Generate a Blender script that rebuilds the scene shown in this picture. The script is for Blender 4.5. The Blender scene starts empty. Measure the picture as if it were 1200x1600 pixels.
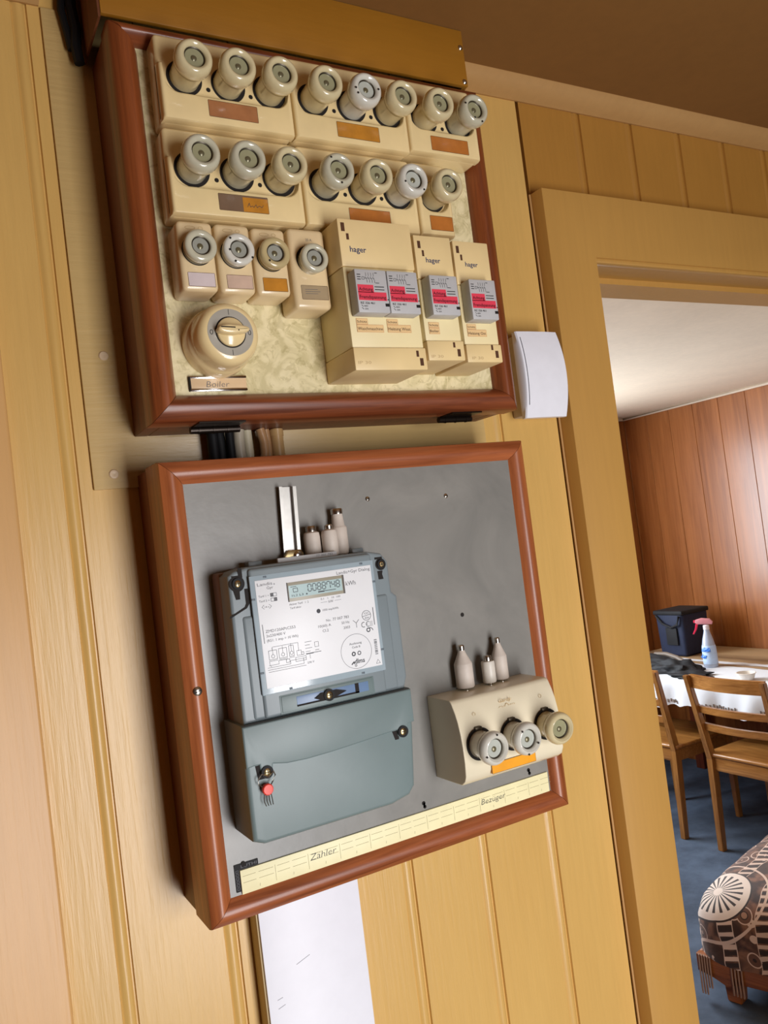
import bpy, bmesh, math, random
from mathutils import Vector, Matrix, noise
random.seed(7)
PI = math.pi
SC = bpy.context.scene
COL = SC.collection
FLOOR = -1300.0          # all building is in millimetres; panel corner is x=0 z=0, floor 1.3 m below
Z0 = 1.3

# ------------------------------------------------------------------ camera
f, yaw, pitch, roll = 1278.461, 0.516, 0.034, -0.124
CAM = (-199.5, -863.7, 339.9)
cy, sy, cp, sp = math.cos(yaw), math.sin(yaw), math.cos(pitch), math.sin(pitch)
fwd = Vector((sy*cp, cy*cp, sp)); right = Vector((cy, -sy, 0)); up = right.cross(fwd)
c, s = math.cos(roll), math.sin(roll)
r2 = c*right + s*up; u2 = -s*right + c*up
cd = bpy.data.cameras.new('camera'); cam = bpy.data.objects.new('camera', cd); COL.objects.link(cam)
M = Matrix((r2, u2, -fwd)).transposed().to_4x4()
M.translation = Vector((CAM[0]/1000, CAM[1]/1000, CAM[2]/1000 + Z0))
cam.matrix_world = M
cd.sensor_fit = 'VERTICAL'; cd.sensor_height = 36; cd.lens = f/1600*36
cd.clip_start = 0.02; cd.clip_end = 50
SC.camera = cam

# ------------------------------------------------------------------ world, lights, exposure
w = bpy.data.worlds.new('world'); SC.world = w; w.use_nodes = True
w.node_tree.nodes['Background'].inputs[0].default_value = (0.75, 0.85, 1, 1)
w.node_tree.nodes['Background'].inputs[1].default_value = 0.6
SC.view_settings.view_transform = 'Standard'; SC.view_settings.look = 'None'
SC.view_settings.exposure = 0.0; SC.view_settings.gamma = 1
try: SC.view_settings.use_curve_mapping = False
except Exception: pass

def area(name, loc, rot, sx, sy_, power, col):
    l = bpy.data.lights.new(name, 'AREA'); l.shape = 'RECTANGLE'; l.size = sx/1000; l.size_y = sy_/1000
    l.energy = power; l.color = col
    o = bpy.data.objects.new(name, l); COL.objects.link(o)
    o.location = (loc[0]/1000, loc[1]/1000, loc[2]/1000 + Z0); o.rotation_euler = rot
    return o
HWIN = (120, 720, -1000, 430)     # hall window x0,x1,z0,z1 in the wall behind the camera
HBACK = -1800
DWIN = (1500, 2900, -350, 750)     # dining room window in the far wall
DFAR = 3080
area('daylight_hall', ((HWIN[0]+HWIN[1])/2, HBACK+30, (HWIN[2]+HWIN[3])/2), (PI/2, 0, 0), HWIN[1]-HWIN[0]-80, HWIN[3]-HWIN[2]-80, 33, (1.0, 0.98, 0.99))
area('daylight_dining', ((DWIN[0]+DWIN[1])/2, DFAR-20, (DWIN[2]+DWIN[3])/2), (-PI/2, 0, 0), DWIN[1]-DWIN[0]-80, DWIN[3]-DWIN[2]-80, 82, (0.84, 0.92, 1.0))

# ------------------------------------------------------------------ materials
def lin(v):
    v /= 255.0
    return v/12.92 if v <= 0.04045 else ((v+0.055)/1.055)**2.4
def rgb(t): return (lin(t[0]), lin(t[1]), lin(t[2]), 1)
MATS = {}
def newmat(name):
    m = bpy.data.materials.new(name); m.use_nodes = True
    nt = m.node_tree; b = nt.nodes['Principled BSDF']
    return m, nt, b
def N(nt, typ, **kw):
    n = nt.nodes.new(typ)
    for k, v in kw.items():
        if k in n.inputs.keys() if isinstance(k, str) else False: n.inputs[k].default_value = v
        else: setattr(n, k, v)
    return n
def ramp(nt, fac, stops):
    r = nt.nodes.new('ShaderNodeValToRGB'); e = r.color_ramp.elements
    e[0].position = stops[0][0]; e[0].color = stops[0][1]
    e[1].position = stops[1][0]; e[1].color = stops[1][1]
    for p_, c_ in stops[2:]:
        q = e.new(p_); q.color = c_
    nt.links.new(fac, r.inputs[0]); return r.outputs[0]
def coords(nt, scale):
    tc = nt.nodes.new('ShaderNodeTexCoord'); mp = nt.nodes.new('ShaderNodeMapping')
    mp.inputs['Scale'].default_value = scale
    nt.links.new(tc.outputs['Object'], mp.inputs[0]); return mp.outputs[0]
def noi(nt, vec, scale, detail=4, rough=0.55, dist=0.0):
    n = nt.nodes.new('ShaderNodeTexNoise'); n.inputs['Scale'].default_value = scale
    n.inputs['Detail'].default_value = detail; n.inputs['Roughness'].default_value = rough
    n.inputs['Distortion'].default_value = dist
    nt.links.new(vec, n.inputs['Vector']); return n.outputs[0]
def bump(nt, b, h, strength, dist=0.001):
    bp = nt.nodes.new('ShaderNodeBump'); bp.inputs['Strength'].default_value = strength
    bp.inputs['Distance'].default_value = dist
    nt.links.new(h, bp.inputs['Height']); nt.links.new(bp.outputs[0], b.inputs['Normal'])
def plain(name, col, rough=0.5, metal=0.0, var=0.06, scale=60, coat=0.0, bmp=0.0, spec=None):
    if name in MATS: return MATS[name]
    m, nt, b = newmat(name); c0 = rgb(col)
    v = noi(nt, coords(nt, (1, 1, 1)), scale, 3)
    lo = tuple(x*(1-var) for x in c0[:3]) + (1,); hi = tuple(min(1, x*(1+var)) for x in c0[:3]) + (1,)
    nt.links.new(ramp(nt, v, [(0.3, lo), (0.7, hi)]), b.inputs['Base Color'])
    b.inputs['Roughness'].default_value = rough; b.inputs['Metallic'].default_value = metal
    if coat: b.inputs['Coat Weight'].default_value = coat; b.inputs['Coat Roughness'].default_value = 0.12
    if spec is not None: b.inputs['Specular IOR Level'].default_value = spec
    if bmp: bump(nt, b, noi(nt, coords(nt, (1, 1, 1)), scale*6, 3), bmp, 0.0006)
    MATS[name] = m; return m
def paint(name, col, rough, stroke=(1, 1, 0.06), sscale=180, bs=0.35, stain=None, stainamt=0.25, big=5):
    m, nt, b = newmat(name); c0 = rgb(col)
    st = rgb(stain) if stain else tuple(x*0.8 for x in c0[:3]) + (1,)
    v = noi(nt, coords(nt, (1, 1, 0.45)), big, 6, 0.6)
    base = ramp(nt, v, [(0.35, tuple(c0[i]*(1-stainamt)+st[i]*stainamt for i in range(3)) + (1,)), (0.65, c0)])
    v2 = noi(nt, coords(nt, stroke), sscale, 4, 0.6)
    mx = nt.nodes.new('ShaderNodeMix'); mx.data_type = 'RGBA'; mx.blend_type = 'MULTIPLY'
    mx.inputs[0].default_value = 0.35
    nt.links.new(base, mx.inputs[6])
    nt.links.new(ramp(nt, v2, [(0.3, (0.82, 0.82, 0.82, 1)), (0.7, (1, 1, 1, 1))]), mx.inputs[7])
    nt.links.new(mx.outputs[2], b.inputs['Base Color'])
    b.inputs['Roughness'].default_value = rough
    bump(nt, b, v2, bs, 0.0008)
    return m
def wood(name, dark, lightc, axis, rough=0.38, scale=1.0, coat=0.12):
    m, nt, b = newmat(name)
    st = {'x': (0.05, 1, 1), 'y': (1, 0.05, 1), 'z': (1, 1, 0.05)}[axis]
    st = tuple(v*scale for v in st)
    v = noi(nt, coords(nt, st), 120, 5, 0.65, 0.6)
    v2 = noi(nt, coords(nt, tuple(x*0.25 for x in st)), 60, 3, 0.5, 1.5)
    ad = nt.nodes.new('ShaderNodeMath'); ad.operation = 'MULTIPLY_ADD'; ad.inputs[1].default_value = 0.55
    nt.links.new(v, ad.inputs[0]); 
    m2 = nt.nodes.new('ShaderNodeMath'); m2.operation = 'MULTIPLY'; m2.inputs[1].default_value = 0.45
    nt.links.new(v2, m2.inputs[0]); nt.links.new(m2.outputs[0], ad.inputs[2])
    d, l = rgb(dark), rgb(lightc); mid = tuple((d[i]+l[i]*1.2)/2.2 for i in range(3)) + (1,)
    nt.links.new(ramp(nt, ad.outputs[0], [(0.36, d), (0.64, l), (0.5, mid)]), b.inputs['Base Color'])
    b.inputs['Roughness'].default_value = rough
    b.inputs['Coat Weight'].default_value = coat; b.inputs['Coat Roughness'].default_value = 0.2
    bump(nt, b, v, 0.12, 0.0008)
    return m

M_wall = paint('wall_paint', (216, 176, 102), 0.33, stain=(198, 148, 74), sscale=160, bs=0.5)
M_header = paint('ochre_board_colour', (178, 128, 56), 0.45, stain=(150, 102, 40), sscale=140, bs=0.3)  # boards above the door, coloured darker than the wall boards
M_board = paint('mounting_board_paint', (206, 176, 116), 0.33, stroke=(0.06, 1, 1), stain=(180, 140, 85), sscale=190, bs=0.7)
M_casing = paint('casing_paint', (196, 150, 78), 0.45, stain=(186, 138, 68), sscale=120, bs=0.12)
M_casing2 = paint('door_casing_paint', (216, 170, 108), 0.4, stain=(205, 150, 88), sscale=140, bs=0.45)
M_ceil = paint('dimmed_ceiling_colour', (136, 94, 40), 0.85, stain=(120, 80, 30), sscale=60, bs=0.1)  # shade on the pale ceiling is put into this brown colour
M_cove = paint('cove_paint', (190, 148, 92), 0.6, stain=(160, 118, 66), sscale=90, bs=0.2)
M_duct = paint('ochre_duct_paint', (160, 108, 30), 0.4, stain=(130, 84, 22), stroke=(0.1, 1, 1), sscale=120, bs=0.3)
M_wx = wood('varnished_wood_x', (118, 58, 28), (182, 104, 60), 'x')
M_wz = wood('varnished_wood_z', (116, 56, 26), (180, 104, 58), 'z')
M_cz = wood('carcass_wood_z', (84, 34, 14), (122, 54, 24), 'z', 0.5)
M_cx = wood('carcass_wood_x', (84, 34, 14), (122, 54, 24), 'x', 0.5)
M_ply = wood('raw_plywood', (86, 44, 18), (120, 66, 30), 'z', 0.7, coat=0)
M_cream = plain('cream_bakelite', (236, 212, 158), 0.22, var=0.05, scale=25, coat=0.4)
M_cream2 = plain('aged_cream_bakelite', (226, 202, 158), 0.28, var=0.06, scale=30, coat=0.3)
M_hager = plain('ivory_plastic', (238, 222, 172), 0.42, var=0.05, scale=14)
M_hager2 = plain('ivory_plastic_yellowed', (234, 208, 152), 0.42, var=0.07, scale=14)
M_modg = plain('grey_module_plastic', (188, 188, 188), 0.45, var=0.03)
M_red = plain('red_sticker', (224, 62, 84), 0.5, var=0.05)
M_black = plain('black_ink', (18, 16, 16), 0.5, var=0)
M_ink = plain('grey_ink', (96, 96, 100), 0.6, var=0)
M_ink2 = plain('dark_grey_ink', (58, 60, 66), 0.6, var=0)
M_faint = plain('faint_embossing', (196, 168, 120), 0.5, var=0)
M_blue = plain('blue_ink', (28, 52, 96), 0.5, var=0)
M_dark = plain('dark_void', (22, 15, 10), 0.8, var=0.1)
M_slot = plain('brown_recess', (82, 48, 24), 0.8, var=0.1)
M_label = plain('embossed_label_tape', (232, 196, 140), 0.5, var=0.04)
M_steel = plain('bright_steel', (200, 195, 185), 0.25, 1.0, var=0.05)
M_brass = plain('brass', (196, 176, 130), 0.28, 1.0, var=0.05)
M_chrome = plain('chrome', (225, 225, 228), 0.12, 1.0, var=0.02)
M_meter = plain('meter_grey_plastic', (126, 137, 141), 0.4, var=0.04, scale=20, bmp=0.1)
M_meter2 = plain('meter_cover_plastic', (112, 128, 128), 0.42, var=0.04, scale=20, bmp=0.1)
M_meterside = plain('meter_side_brown', (132, 108, 90), 0.5, var=0.05)
M_bezel = plain('clear_bezel', (160, 176, 184), 0.15, var=0.03, coat=0.5)
M_plate = plain('white_dial_plate', (232, 234, 236), 0.4, var=0.01)
M_lcd = plain('lcd_glass', (176, 200, 200), 0.2, var=0.03)
M_lcdf = plain('lcd_surround', (160, 154, 136), 0.4, var=0.03)
M_blueg = plain('slot_blue', (108, 134, 168), 0.35)
M_sealr = plain('red_seal_plastic', (226, 60, 40), 0.4)
M_wire = plain('seal_wire', (170, 165, 155), 0.35, 1.0)
M_porc = plain('porcelain', (205, 194, 182), 0.55, var=0.07, scale=90)
M_porcw = plain('white_porcelain', (214, 208, 196), 0.4, var=0.05, scale=90)
M_strip = plain('pale_yellow_strip', (240, 232, 184), 0.45, var=0.03)
M_stripg = plain('strip_grid', (160, 150, 110), 0.6, var=0)
M_white = plain('white_plastic', (238, 240, 248), 0.35, var=0.02)
M_orange = plain('orange_card', (236, 160, 24), 0.4, var=0.06)
M_blackp = plain('black_plastic', (18, 18, 20), 0.6, var=0.1, spec=.25)
M_copper = plain('copper_pipe_paint', (170, 130, 90), 0.3, var=0.1, coat=0.4)
M_cable = plain('grey_cable', (176, 166, 146), 0.35, var=0.05)
M_glass = plain('fuse_window_glass', (150, 148, 116), 0.12, var=0.06, coat=0.6)
M_glassw = plain('fuse_window_glass_pale', (182, 186, 176), 0.12, var=0.05, coat=0.6)
M_rim = plain('fuse_window_rim', (66, 58, 44), 0.35, 0.5)

def laminate():
    m, nt, b = newmat('marbled_laminate')
    co = coords(nt, (1, 1, 1))
    v = noi(nt, co, 26, 5, 0.6, 2.2)
    v2 = noi(nt, co, 62, 5, 0.65, 1.5)
    c1 = ramp(nt, v, [(0.40, rgb((208, 196, 150))), (0.60, rgb((234, 222, 180))), (0.5, rgb((226, 214, 170)))])
    c2 = ramp(nt, v2, [(0.40, (0.70, 0.68, 0.58, 1)), (0.46, (1, 1, 1, 1))])
    mx = nt.nodes.new('ShaderNodeMix'); mx.data_type = 'RGBA'; mx.blend_type = 'MULTIPLY'; mx.inputs[0].default_value = 0.6
    nt.links.new(c1, mx.inputs[6]); nt.links.new(c2, mx.inputs[7]); nt.links.new(mx.outputs[2], b.inputs['Base Color'])
    b.inputs['Roughness'].default_value = 0.3
    return m
M_lam = laminate()
def greyboard():
    m, nt, b = newmat('grey_panel_paint')
    v = noi(nt, coords(nt, (1, 1, 1)), 9, 5, 0.6, 0.8)
    nt.links.new(ramp(nt, v, [(0.35, rgb((122, 121, 116))), (0.65, rgb((139, 137, 131)))]), b.inputs['Base Color'])
    b.inputs['Roughness'].default_value = 0.34
    bump(nt, b, noi(nt, coords(nt, (1, 1, 1)), 40, 5), 0.12, 0.002)
    return m
M_grey = greyboard()

# ------------------------------------------------------------------ helpers
OFF = {}
def fin(name, bm, mat, off, angle=35):
    bmesh.ops.remove_doubles(bm, verts=bm.verts, dist=0.001)
    for v in bm.verts: v.co = (v.co - Vector(off))*0.001
    me = bpy.data.meshes.new(name); bm.to_mesh(me); bm.free()
    for p in me.polygons: p.use_smooth = True
    try: me.set_sharp_from_angle(angle=math.radians(angle))
    except Exception: pass
    mats = mat if isinstance(mat, (list, tuple)) else [mat]
    for m in mats: me.materials.append(m)
    return me
def obj(name, bm, mat, parent=None, label=None, angle=35, off=None):
    if parent is not None: o_ = OFF.get(parent.name, (0, 0, 0))
    else: o_ = off or (0, 0, 0)
    me = fin(name, bm, mat, o_, angle)
    o = bpy.data.objects.new(name, me); COL.objects.link(o)
    if parent is not None: o.parent = parent; OFF[o.name] = o_
    else: o.location = (o_[0]/1000, o_[1]/1000, o_[2]/1000 + Z0); OFF[o.name] = o_
    if label: o['label'] = label
    return o
def tag(o, label, cat, group=None, kind=None):
    if label: o['label'] = label
    if cat: o['category'] = cat
    if group: o['group'] = group
    if kind: o['kind'] = kind
    return o
def thing(name, label, cat, loc, group=None, kind=None):
    o = bpy.data.objects.new(name, None); COL.objects.link(o); o.empty_display_size = 0.02
    o.location = (loc[0]/1000, loc[1]/1000, loc[2]/1000 + Z0); OFF[o.name] = tuple(loc)
    return tag(o, label, cat, group, kind)
def struct(name, bm, mat, off=(0, 0, 0), angle=35):
    o = obj(name, bm, mat, None, off=off, angle=angle); o['kind'] = 'structure'; return o
def B(): return bmesh.new()
def merge(dst, src, M=None):
    if M is not None: src.transform(M)
    me = bpy.data.meshes.new('t'); src.to_mesh(me); src.free(); dst.from_mesh(me); bpy.data.meshes.remove(me); return dst
def box(bm, x0, x1, y0, y1, z0, z1, r=0, seg=2, M=None):
    t = B()
    x0, x1 = sorted((x0, x1)); y0, y1 = sorted((y0, y1)); z0, z1 = sorted((z0, z1))
    vs = [t.verts.new((x, y, z)) for z in (z0, z1) for y in (y0, y1) for x in (x0, x1)]
    for q in ((0, 2, 3, 1), (4, 5, 7, 6), (0, 1, 5, 4), (2, 6, 7, 3), (0, 4, 6, 2), (1, 3, 7, 5)): t.faces.new([vs[i] for i in q])
    if r > 0: bmesh.ops.bevel(t, geom=list(t.edges), offset=r, segments=seg, profile=0.5, affect='EDGES')
    return merge(bm, t, M)
def prism(bm, pts, y0, y1, r=0, seg=2, front_only=True, axes='xz', M=None):
    """polygon pts in plane `axes`, extruded along the remaining axis from y0 (back) to y1 (front)"""
    t = B()
    def P(a, b_, d):
        if axes == 'xz': return (a, d, b_)
        if axes == 'xy': return (a, b_, d)
        return (d, a, b_)   # 'yz'
    v0 = [t.verts.new(P(a, b_, y0)) for a, b_ in pts]; v1 = [t.verts.new(P(a, b_, y1)) for a, b_ in pts]
    n = len(pts); f0 = t.faces.new(v0); f1 = t.faces.new(v1)
    for i in range(n): t.faces.new((v0[i], v0[(i+1) % n], v1[(i+1) % n], v1[i]))
    bmesh.ops.recalc_face_normals(t, faces=t.faces)
    if r > 0:
        es = [e for e in t.edges if all(v in v1 for v in e.verts)]
        bmesh.ops.bevel(t, geom=es, offset=r, segments=seg, profile=0.5, affect='EDGES')
    bmesh.ops.triangulate(t, faces=[f_ for f_ in t.faces if len(f_.verts) > 4])
    return merge(bm, t, M)
def lathe(bm, prof, centre, axis='-y', seg=40, M=None):
    """prof: (radius, height) along axis from centre"""
    t = B(); rings = []
    for r_, h in prof:
        if r_ < 1e-6: rings.append([t.verts.new((0, 0, h))])
        else: rings.append([t.verts.new((r_*math.cos(2*PI*i/seg), r_*math.sin(2*PI*i/seg), h)) for i in range(seg)])
    for a, b_ in zip(rings, rings[1:]):
        for i in range(seg):
            j = (i+1) % seg
            if len(a) == 1 and len(b_) == 1: continue
            if len(a) == 1: t.faces.new((a[0], b_[i], b_[j]))
            elif len(b_) == 1: t.faces.new((a[i], b_[0], a[j]))
            else: t.faces.new((a[i], b_[i], b_[j], a[j]))
    bmesh.ops.recalc_face_normals(t, faces=t.faces)
    R = Matrix.Identity(4)
    if axis == '-y': R = Matrix.Rotation(PI/2, 4, 'X')
    if axis == 'x': R = Matrix.Rotation(PI/2, 4, 'Y')
    if axis == 'y': R = Matrix.Rotation(-PI/2, 4, 'X')
    T = Matrix.Translation(centre) @ R
    if M is not None: T = M @ T
    return merge(bm, t, T)
def disk(bm, c_, r_, th=0.3, seg=24, axis='-y'):
    return lathe(bm, [(0, 0), (r_, 0), (r_, th), (0, th)], c_, axis, seg)
def ring(bm, c_, r0, r1, th=0.3, seg=40):
    return lathe(bm, [(r0, 0), (r1, 0), (r1, th), (r0, th), (r0, 0)], c_, '-y', seg)
def tube(bm, pts, r_, seg=8):
    pts = [Vector(p) for p in pts]; t = B(); rings = []
    for i, p in enumerate(pts):
        d = (pts[min(i+1, len(pts)-1)] - pts[max(i-1, 0)]).normalized()
        a = Vector((0, 0, 1)) if abs(d.z) < 0.9 else Vector((1, 0, 0))
        u = d.cross(a).normalized(); v = d.cross(u)
        rings.append([t.verts.new(p + r_*(math.cos(2*PI*k/seg)*u + math.sin(2*PI*k/seg)*v)) for k in range(seg)])
    for a, b_ in zip(rings, rings[1:]):
        for i in range(seg): t.faces.new((a[i], a[(i+1) % seg], b_[(i+1) % seg], b_[i]))
    t.faces.new(rings[0]); t.faces.new(rings[-1])
    bmesh.ops.recalc_face_normals(t, faces=t.faces)
    return merge(bm, t)
def line(bm, x0, z0, x1, z1, y, wd=0.4, th=0.12):
    d = Vector((x1-x0, 0, z1-z0)); L = d.length
    if L < 1e-6: return bm
    n = Vector((-d.z, 0, d.x))/L*wd/2
    prism(bm, [(x0+n.x, z0+n.z), (x0-n.x, z0-n.z), (x1-n.x, z1-n.z), (x1+n.x, z1+n.z)], y, y-th); return bm
def poly(bm, pts, y, wd=0.4):
    for a, b_ in zip(pts, pts[1:]): line(bm, a[0], a[1], b_[0], b_[1], y, wd)
def rect(bm, x0, x1, z0, z1, y, wd=0.4): poly(bm, [(x0, z0), (x1, z0), (x1, z1), (x0, z1), (x0, z0)], y, wd)
def text(bm, s_, x, z, y, size, width=None, weight=0.0, shear=0.0, res=2):
    """writing facing the hall (-y), lower left corner at x, z; size = letter height in mm; width fits total"""
    cu = bpy.data.curves.new('t', 'FONT'); cu.body = s_; cu.size = 1.0; cu.resolution_u = res
    cu.offset = weight; cu.extrude = 0.0; cu.shear = shear
    o = bpy.data.objects.new('t', cu); COL.objects.link(o)
    dg = bpy.context.evaluated_depsgraph_get(); me = bpy.data.meshes.new_from_object(o.evaluated_get(dg))
    bpy.data.objects.remove(o); bpy.data.curves.remove(cu)
    if not me.vertices: return bm
    xs = [v.co.x for v in me.vertices]; x_0, x_1 = min(xs), max(xs)
    k = size/0.72; kx = k if width is None else width/(x_1-x_0)
    for v in me.vertices: v.co = Vector((x + (v.co.x-x_0)*kx, y-0.12, z + v.co.y*k))
    bm.from_mesh(me); bpy.data.meshes.remove(me); return bm

# ------------------------------------------------------------------ the setting: hall
PITCH = 108.7
grooves = [-57 + PITCH*i for i in range(-14, 24)]
M_dkwall = plain('dark_panelling', (104, 70, 40), 0.6, var=.1, scale=6)
def plank_profile(x0, x1, y=0.0):
    """front outline of tongue-and-groove boarding from x0 to x1 (front faces -y)"""
    pts = [(x0, y)]
    for g in grooves:
        if g-14 <= x0 or g+2 >= x1: continue
        pts += [(g-14.5, y), (g-13.5, y+2.2), (g-12.3, y+1.6), (g-10, y+0.1), (g-7, y-0.6), (g-4, y+0.1), (g-2, y+1.6), (g-0.8, y+3.2), (g+0.6, y+3.2), (g+1.4, y)]
    pts.append((x1, y)); return pts
def boarding(bm, x0, x1, z0, z1, back=15):
    p = plank_profile(x0, x1)
    prism(bm, p + [(x1, back), (x0, back)], z0, z1, axes='xy')
CEIL = 950
XL, XR = -1500, 2500
DOOR = (675, 1480, 704)         # opening x0,x1,top
bm = B()
boarding(bm, XL, 583.5, FLOOR, CEIL)
boarding(bm, 1560, XR, FLOOR, CEIL)
box(bm, 589, 672, 0, 15, FLOOR, 712); box(bm, 1484, 1560, 0, 15, FLOOR, 712)
box(bm, XL, 660, 15, 112, FLOOR, CEIL); box(bm, 660, 1500, 15, 112, 725, CEIL); box(bm, 1500, XR, 15, 112, FLOOR, CEIL)
struct('wall_front', bm, M_wall, angle=50)
bm = B(); boarding(bm, 589, 1559.5, 712, CEIL); struct('wall_above_door', bm, M_header, angle=50)
bm = B(); box(bm, XL, XR, HBACK-100, 112, FLOOR-20, FLOOR); struct('floor', bm, plain('hall_floor', (120, 96, 70), 0.5, scale=8, var=0.1))
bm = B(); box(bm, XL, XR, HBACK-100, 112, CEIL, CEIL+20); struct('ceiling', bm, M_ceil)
bm = B(); box(bm, XL-100, XL, HBACK-100, 112, FLOOR, CEIL); struct('wall_left', bm, M_dkwall)
bm = B(); box(bm, XR, XR+60, HBACK-100, 112, FLOOR, CEIL); struct('wall_right', bm, M_dkwall)
bm = B(); hx0, hx1, hz0, hz1 = HWIN
box(bm, XL, hx0, HBACK-100, HBACK, FLOOR, CEIL); box(bm, hx1, XR, HBACK-100, HBACK, FLOOR, CEIL)
box(bm, hx0, hx1, HBACK-100, HBACK, FLOOR, hz0); box(bm, hx0, hx1, HBACK-100, HBACK, hz1, CEIL)
struct('wall_back', bm, M_dkwall)
def window(name, x0, x1, z0, z1, y0, y1):
    bm = B()
    for a in ((x0, x0+45, z0, z1), (x1-45, x1, z0, z1), (x0+45, x1-45, z0, z0+45), (x0+45, x1-45, z1-45, z1)): box(bm, a[0], a[1], y0, y1, a[2], a[3], 4)
    return struct(name, bm, M_white)
window('window_1', hx0, hx1, hz0, hz1, HBACK-70, HBACK-10)
# cove moulding under the ceiling, broken by the ochre duct cover
bm = B()
cv = [(0, CEIL), (0, 932), (-4, 931), (-9, 933), (-15, 935), (-22, 939), (-28, 943.5), (-33, CEIL-1), (-35, CEIL)]
prism(bm, cv, 438, XR, axes='yz'); struct('trim_1', bm, M_cove)
bm = B(); prism(bm, cv, XL, -44, axes='yz'); struct('trim_2', bm, M_cove)
# casing of the doorway
x0, x1, zt = DOOR
bm = B()
prism(bm, [(588, FLOOR), (x0, FLOOR), (x0, zt), (x1, zt), (x1, FLOOR), (x1+86, FLOOR), (x1+86, 797), (588, 797)], 0, -26, 1.5)
# bead round the head and jamb linings
box(bm, x0-1, x1+1, -22, 112, zt, zt+8, 0); box(bm, x0-12, x0-0.5, -20, 112, FLOOR, zt+8); box(bm, x1+0.5, x1+12, -20, 112, FLOOR, zt+8)
box(bm, x0, x1, -24, -12, zt-7, zt, 1.5); box(bm, x0, x1, 50, 112, zt-9, zt)
struct('door_1', bm, M_casing)
bm = B(); box(bm, 585, 588, -3, 0, FLOOR, 797, 0.8); struct('trim_4', bm, M_cove)
# casing edge of another door at the left end of the wall
bm = B(); box(bm, XL+5, -116, -12, 0, FLOOR, CEIL-60, 3, 3)
box(bm, -380, -360, -14, -12, FLOOR, CEIL-60, 1); struct('door_2', bm, M_casing2)

# the painted mounting board behind both cabinets
bm = B(); box(bm, -43, 455, -4, 0, 426, 930, 1)
mb = obj('mounting_board', bm, M_board, off=(0, 0, 426)); tag(mb, 'cream brush-painted board fixed to the wall behind the upper fuse cabinet', 'board')
for x, z in ((-22, 441), (-19, 564)):
    bm = B(); lathe(bm, [(0, 0), (4.5, 0), (5, .4), (4.2, 1.4), (1.5, 1.6), (0, 1.2)], (x, -4, z), seg=20)
    obj('board_screw', bm, plain('painted_screw', (222, 196, 160), 0.3), mb)

# ochre duct cover above the upper cabinet
t = thing('duct_cover', 'ochre painted duct cover between the top of the fuse cabinet and the ceiling', 'duct cover', (-5, -88, 880))
bm = B(); box(bm, -3, 433, -88, -82, 879, CEIL-0.5, 1); box(bm, 427, 433, -82, -4.5, 879, CEIL-0.5)
obj('cover_panel', bm, M_duct, t)
bm = B(); box(bm, -5.5, -3.2, -87, -4.5, 875, CEIL-0.5); obj('side_panel', bm, M_ply, t, 'bare brown side panel')
for z in (927, 884):
    bm = B(); lathe(bm, [(0, 0), (3.2, 0), (3.2, .8), (2, 2), (0, 2.4)], (428, -88, z), seg=16); obj('screw', bm, M_steel, t, 'small shiny round-headed screw')
t_ = B(); tube(t_, [(-13, -14, 948), (-15, -16, 930), (-12, -16, 905), (-14, -16, 885), (-12, -16, 868)], 5.5)
tube(t_, [(-22, -12, 948), (-24, -12, 925), (-20, -12, 900), (-18, -12, 884)], 4)
o = obj('cable', t_, M_blackp, off=(-24, -12, 868)); tag(o, 'dark crumpled cable running up the wall to the left of the ochre duct cover', 'cable')

# ------------------------------------------------------------------ cabinets
def moulding(prof, x0, x1, z0, z1, side):
    """mitred frame member; prof = (inset from outer edge, y)"""
    bm = B()
    def corner(u, which):
        return {'bl': (x0+u, z0+u), 'br': (x1-u, z0+u), 'tl': (x0+u, z1-u), 'tr': (x1-u, z1-u)}[which]
    a, b_ = {'b': ('bl', 'br'), 't': ('tl', 'tr'), 'l': ('bl', 'tl'), 'r': ('br', 'tr')}[side]
    g = 0.25
    ra, rb = [], []
    for u, y in prof:
        pa, pb = corner(u, a), corner(u, b_)
        if side in 'bt': pa = (pa[0]+g, pa[1]); pb = (pb[0]-g, pb[1])
        else: pa = (pa[0], pa[1]+g); pb = (pb[0], pb[1]-g)
        ra.append(bm.verts.new((pa[0], y, pa[1]))); rb.append(bm.verts.new((pb[0], y, pb[1])))
    n = len(prof)
    for i in range(n): bm.faces.new((ra[i], ra[(i+1) % n], rb[(i+1) % n], rb[i]))
    bm.faces.new(ra); bm.faces.new(rb)
    bmesh.ops.recalc_face_normals(bm, faces=bm.faces)
    return bm
def carcass(bm, x0, x1, z0, z1, y0, y1, th=14):
    box(bm, x0, x0+th, y0, y1, z0, z1, 0.8, 1); box(bm, x1-th, x1, y0, y1, z0, z1, 0.8, 1)
    box(bm, x0+th, x1-th, y0, y1, z0, z0+th, 0.8, 1); box(bm, x0+th, x1-th, y0, y1, z1-th, z1, 0.8, 1)
def arcp(u0, y0, u1, y1, n, bulge):
    out = []
    for i in range(n+1):
        k = i/n; out.append((u0+(u1-u0)*k, y0+(y1-y0)*k - bulge*math.sin(PI*k)))
    return out
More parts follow.
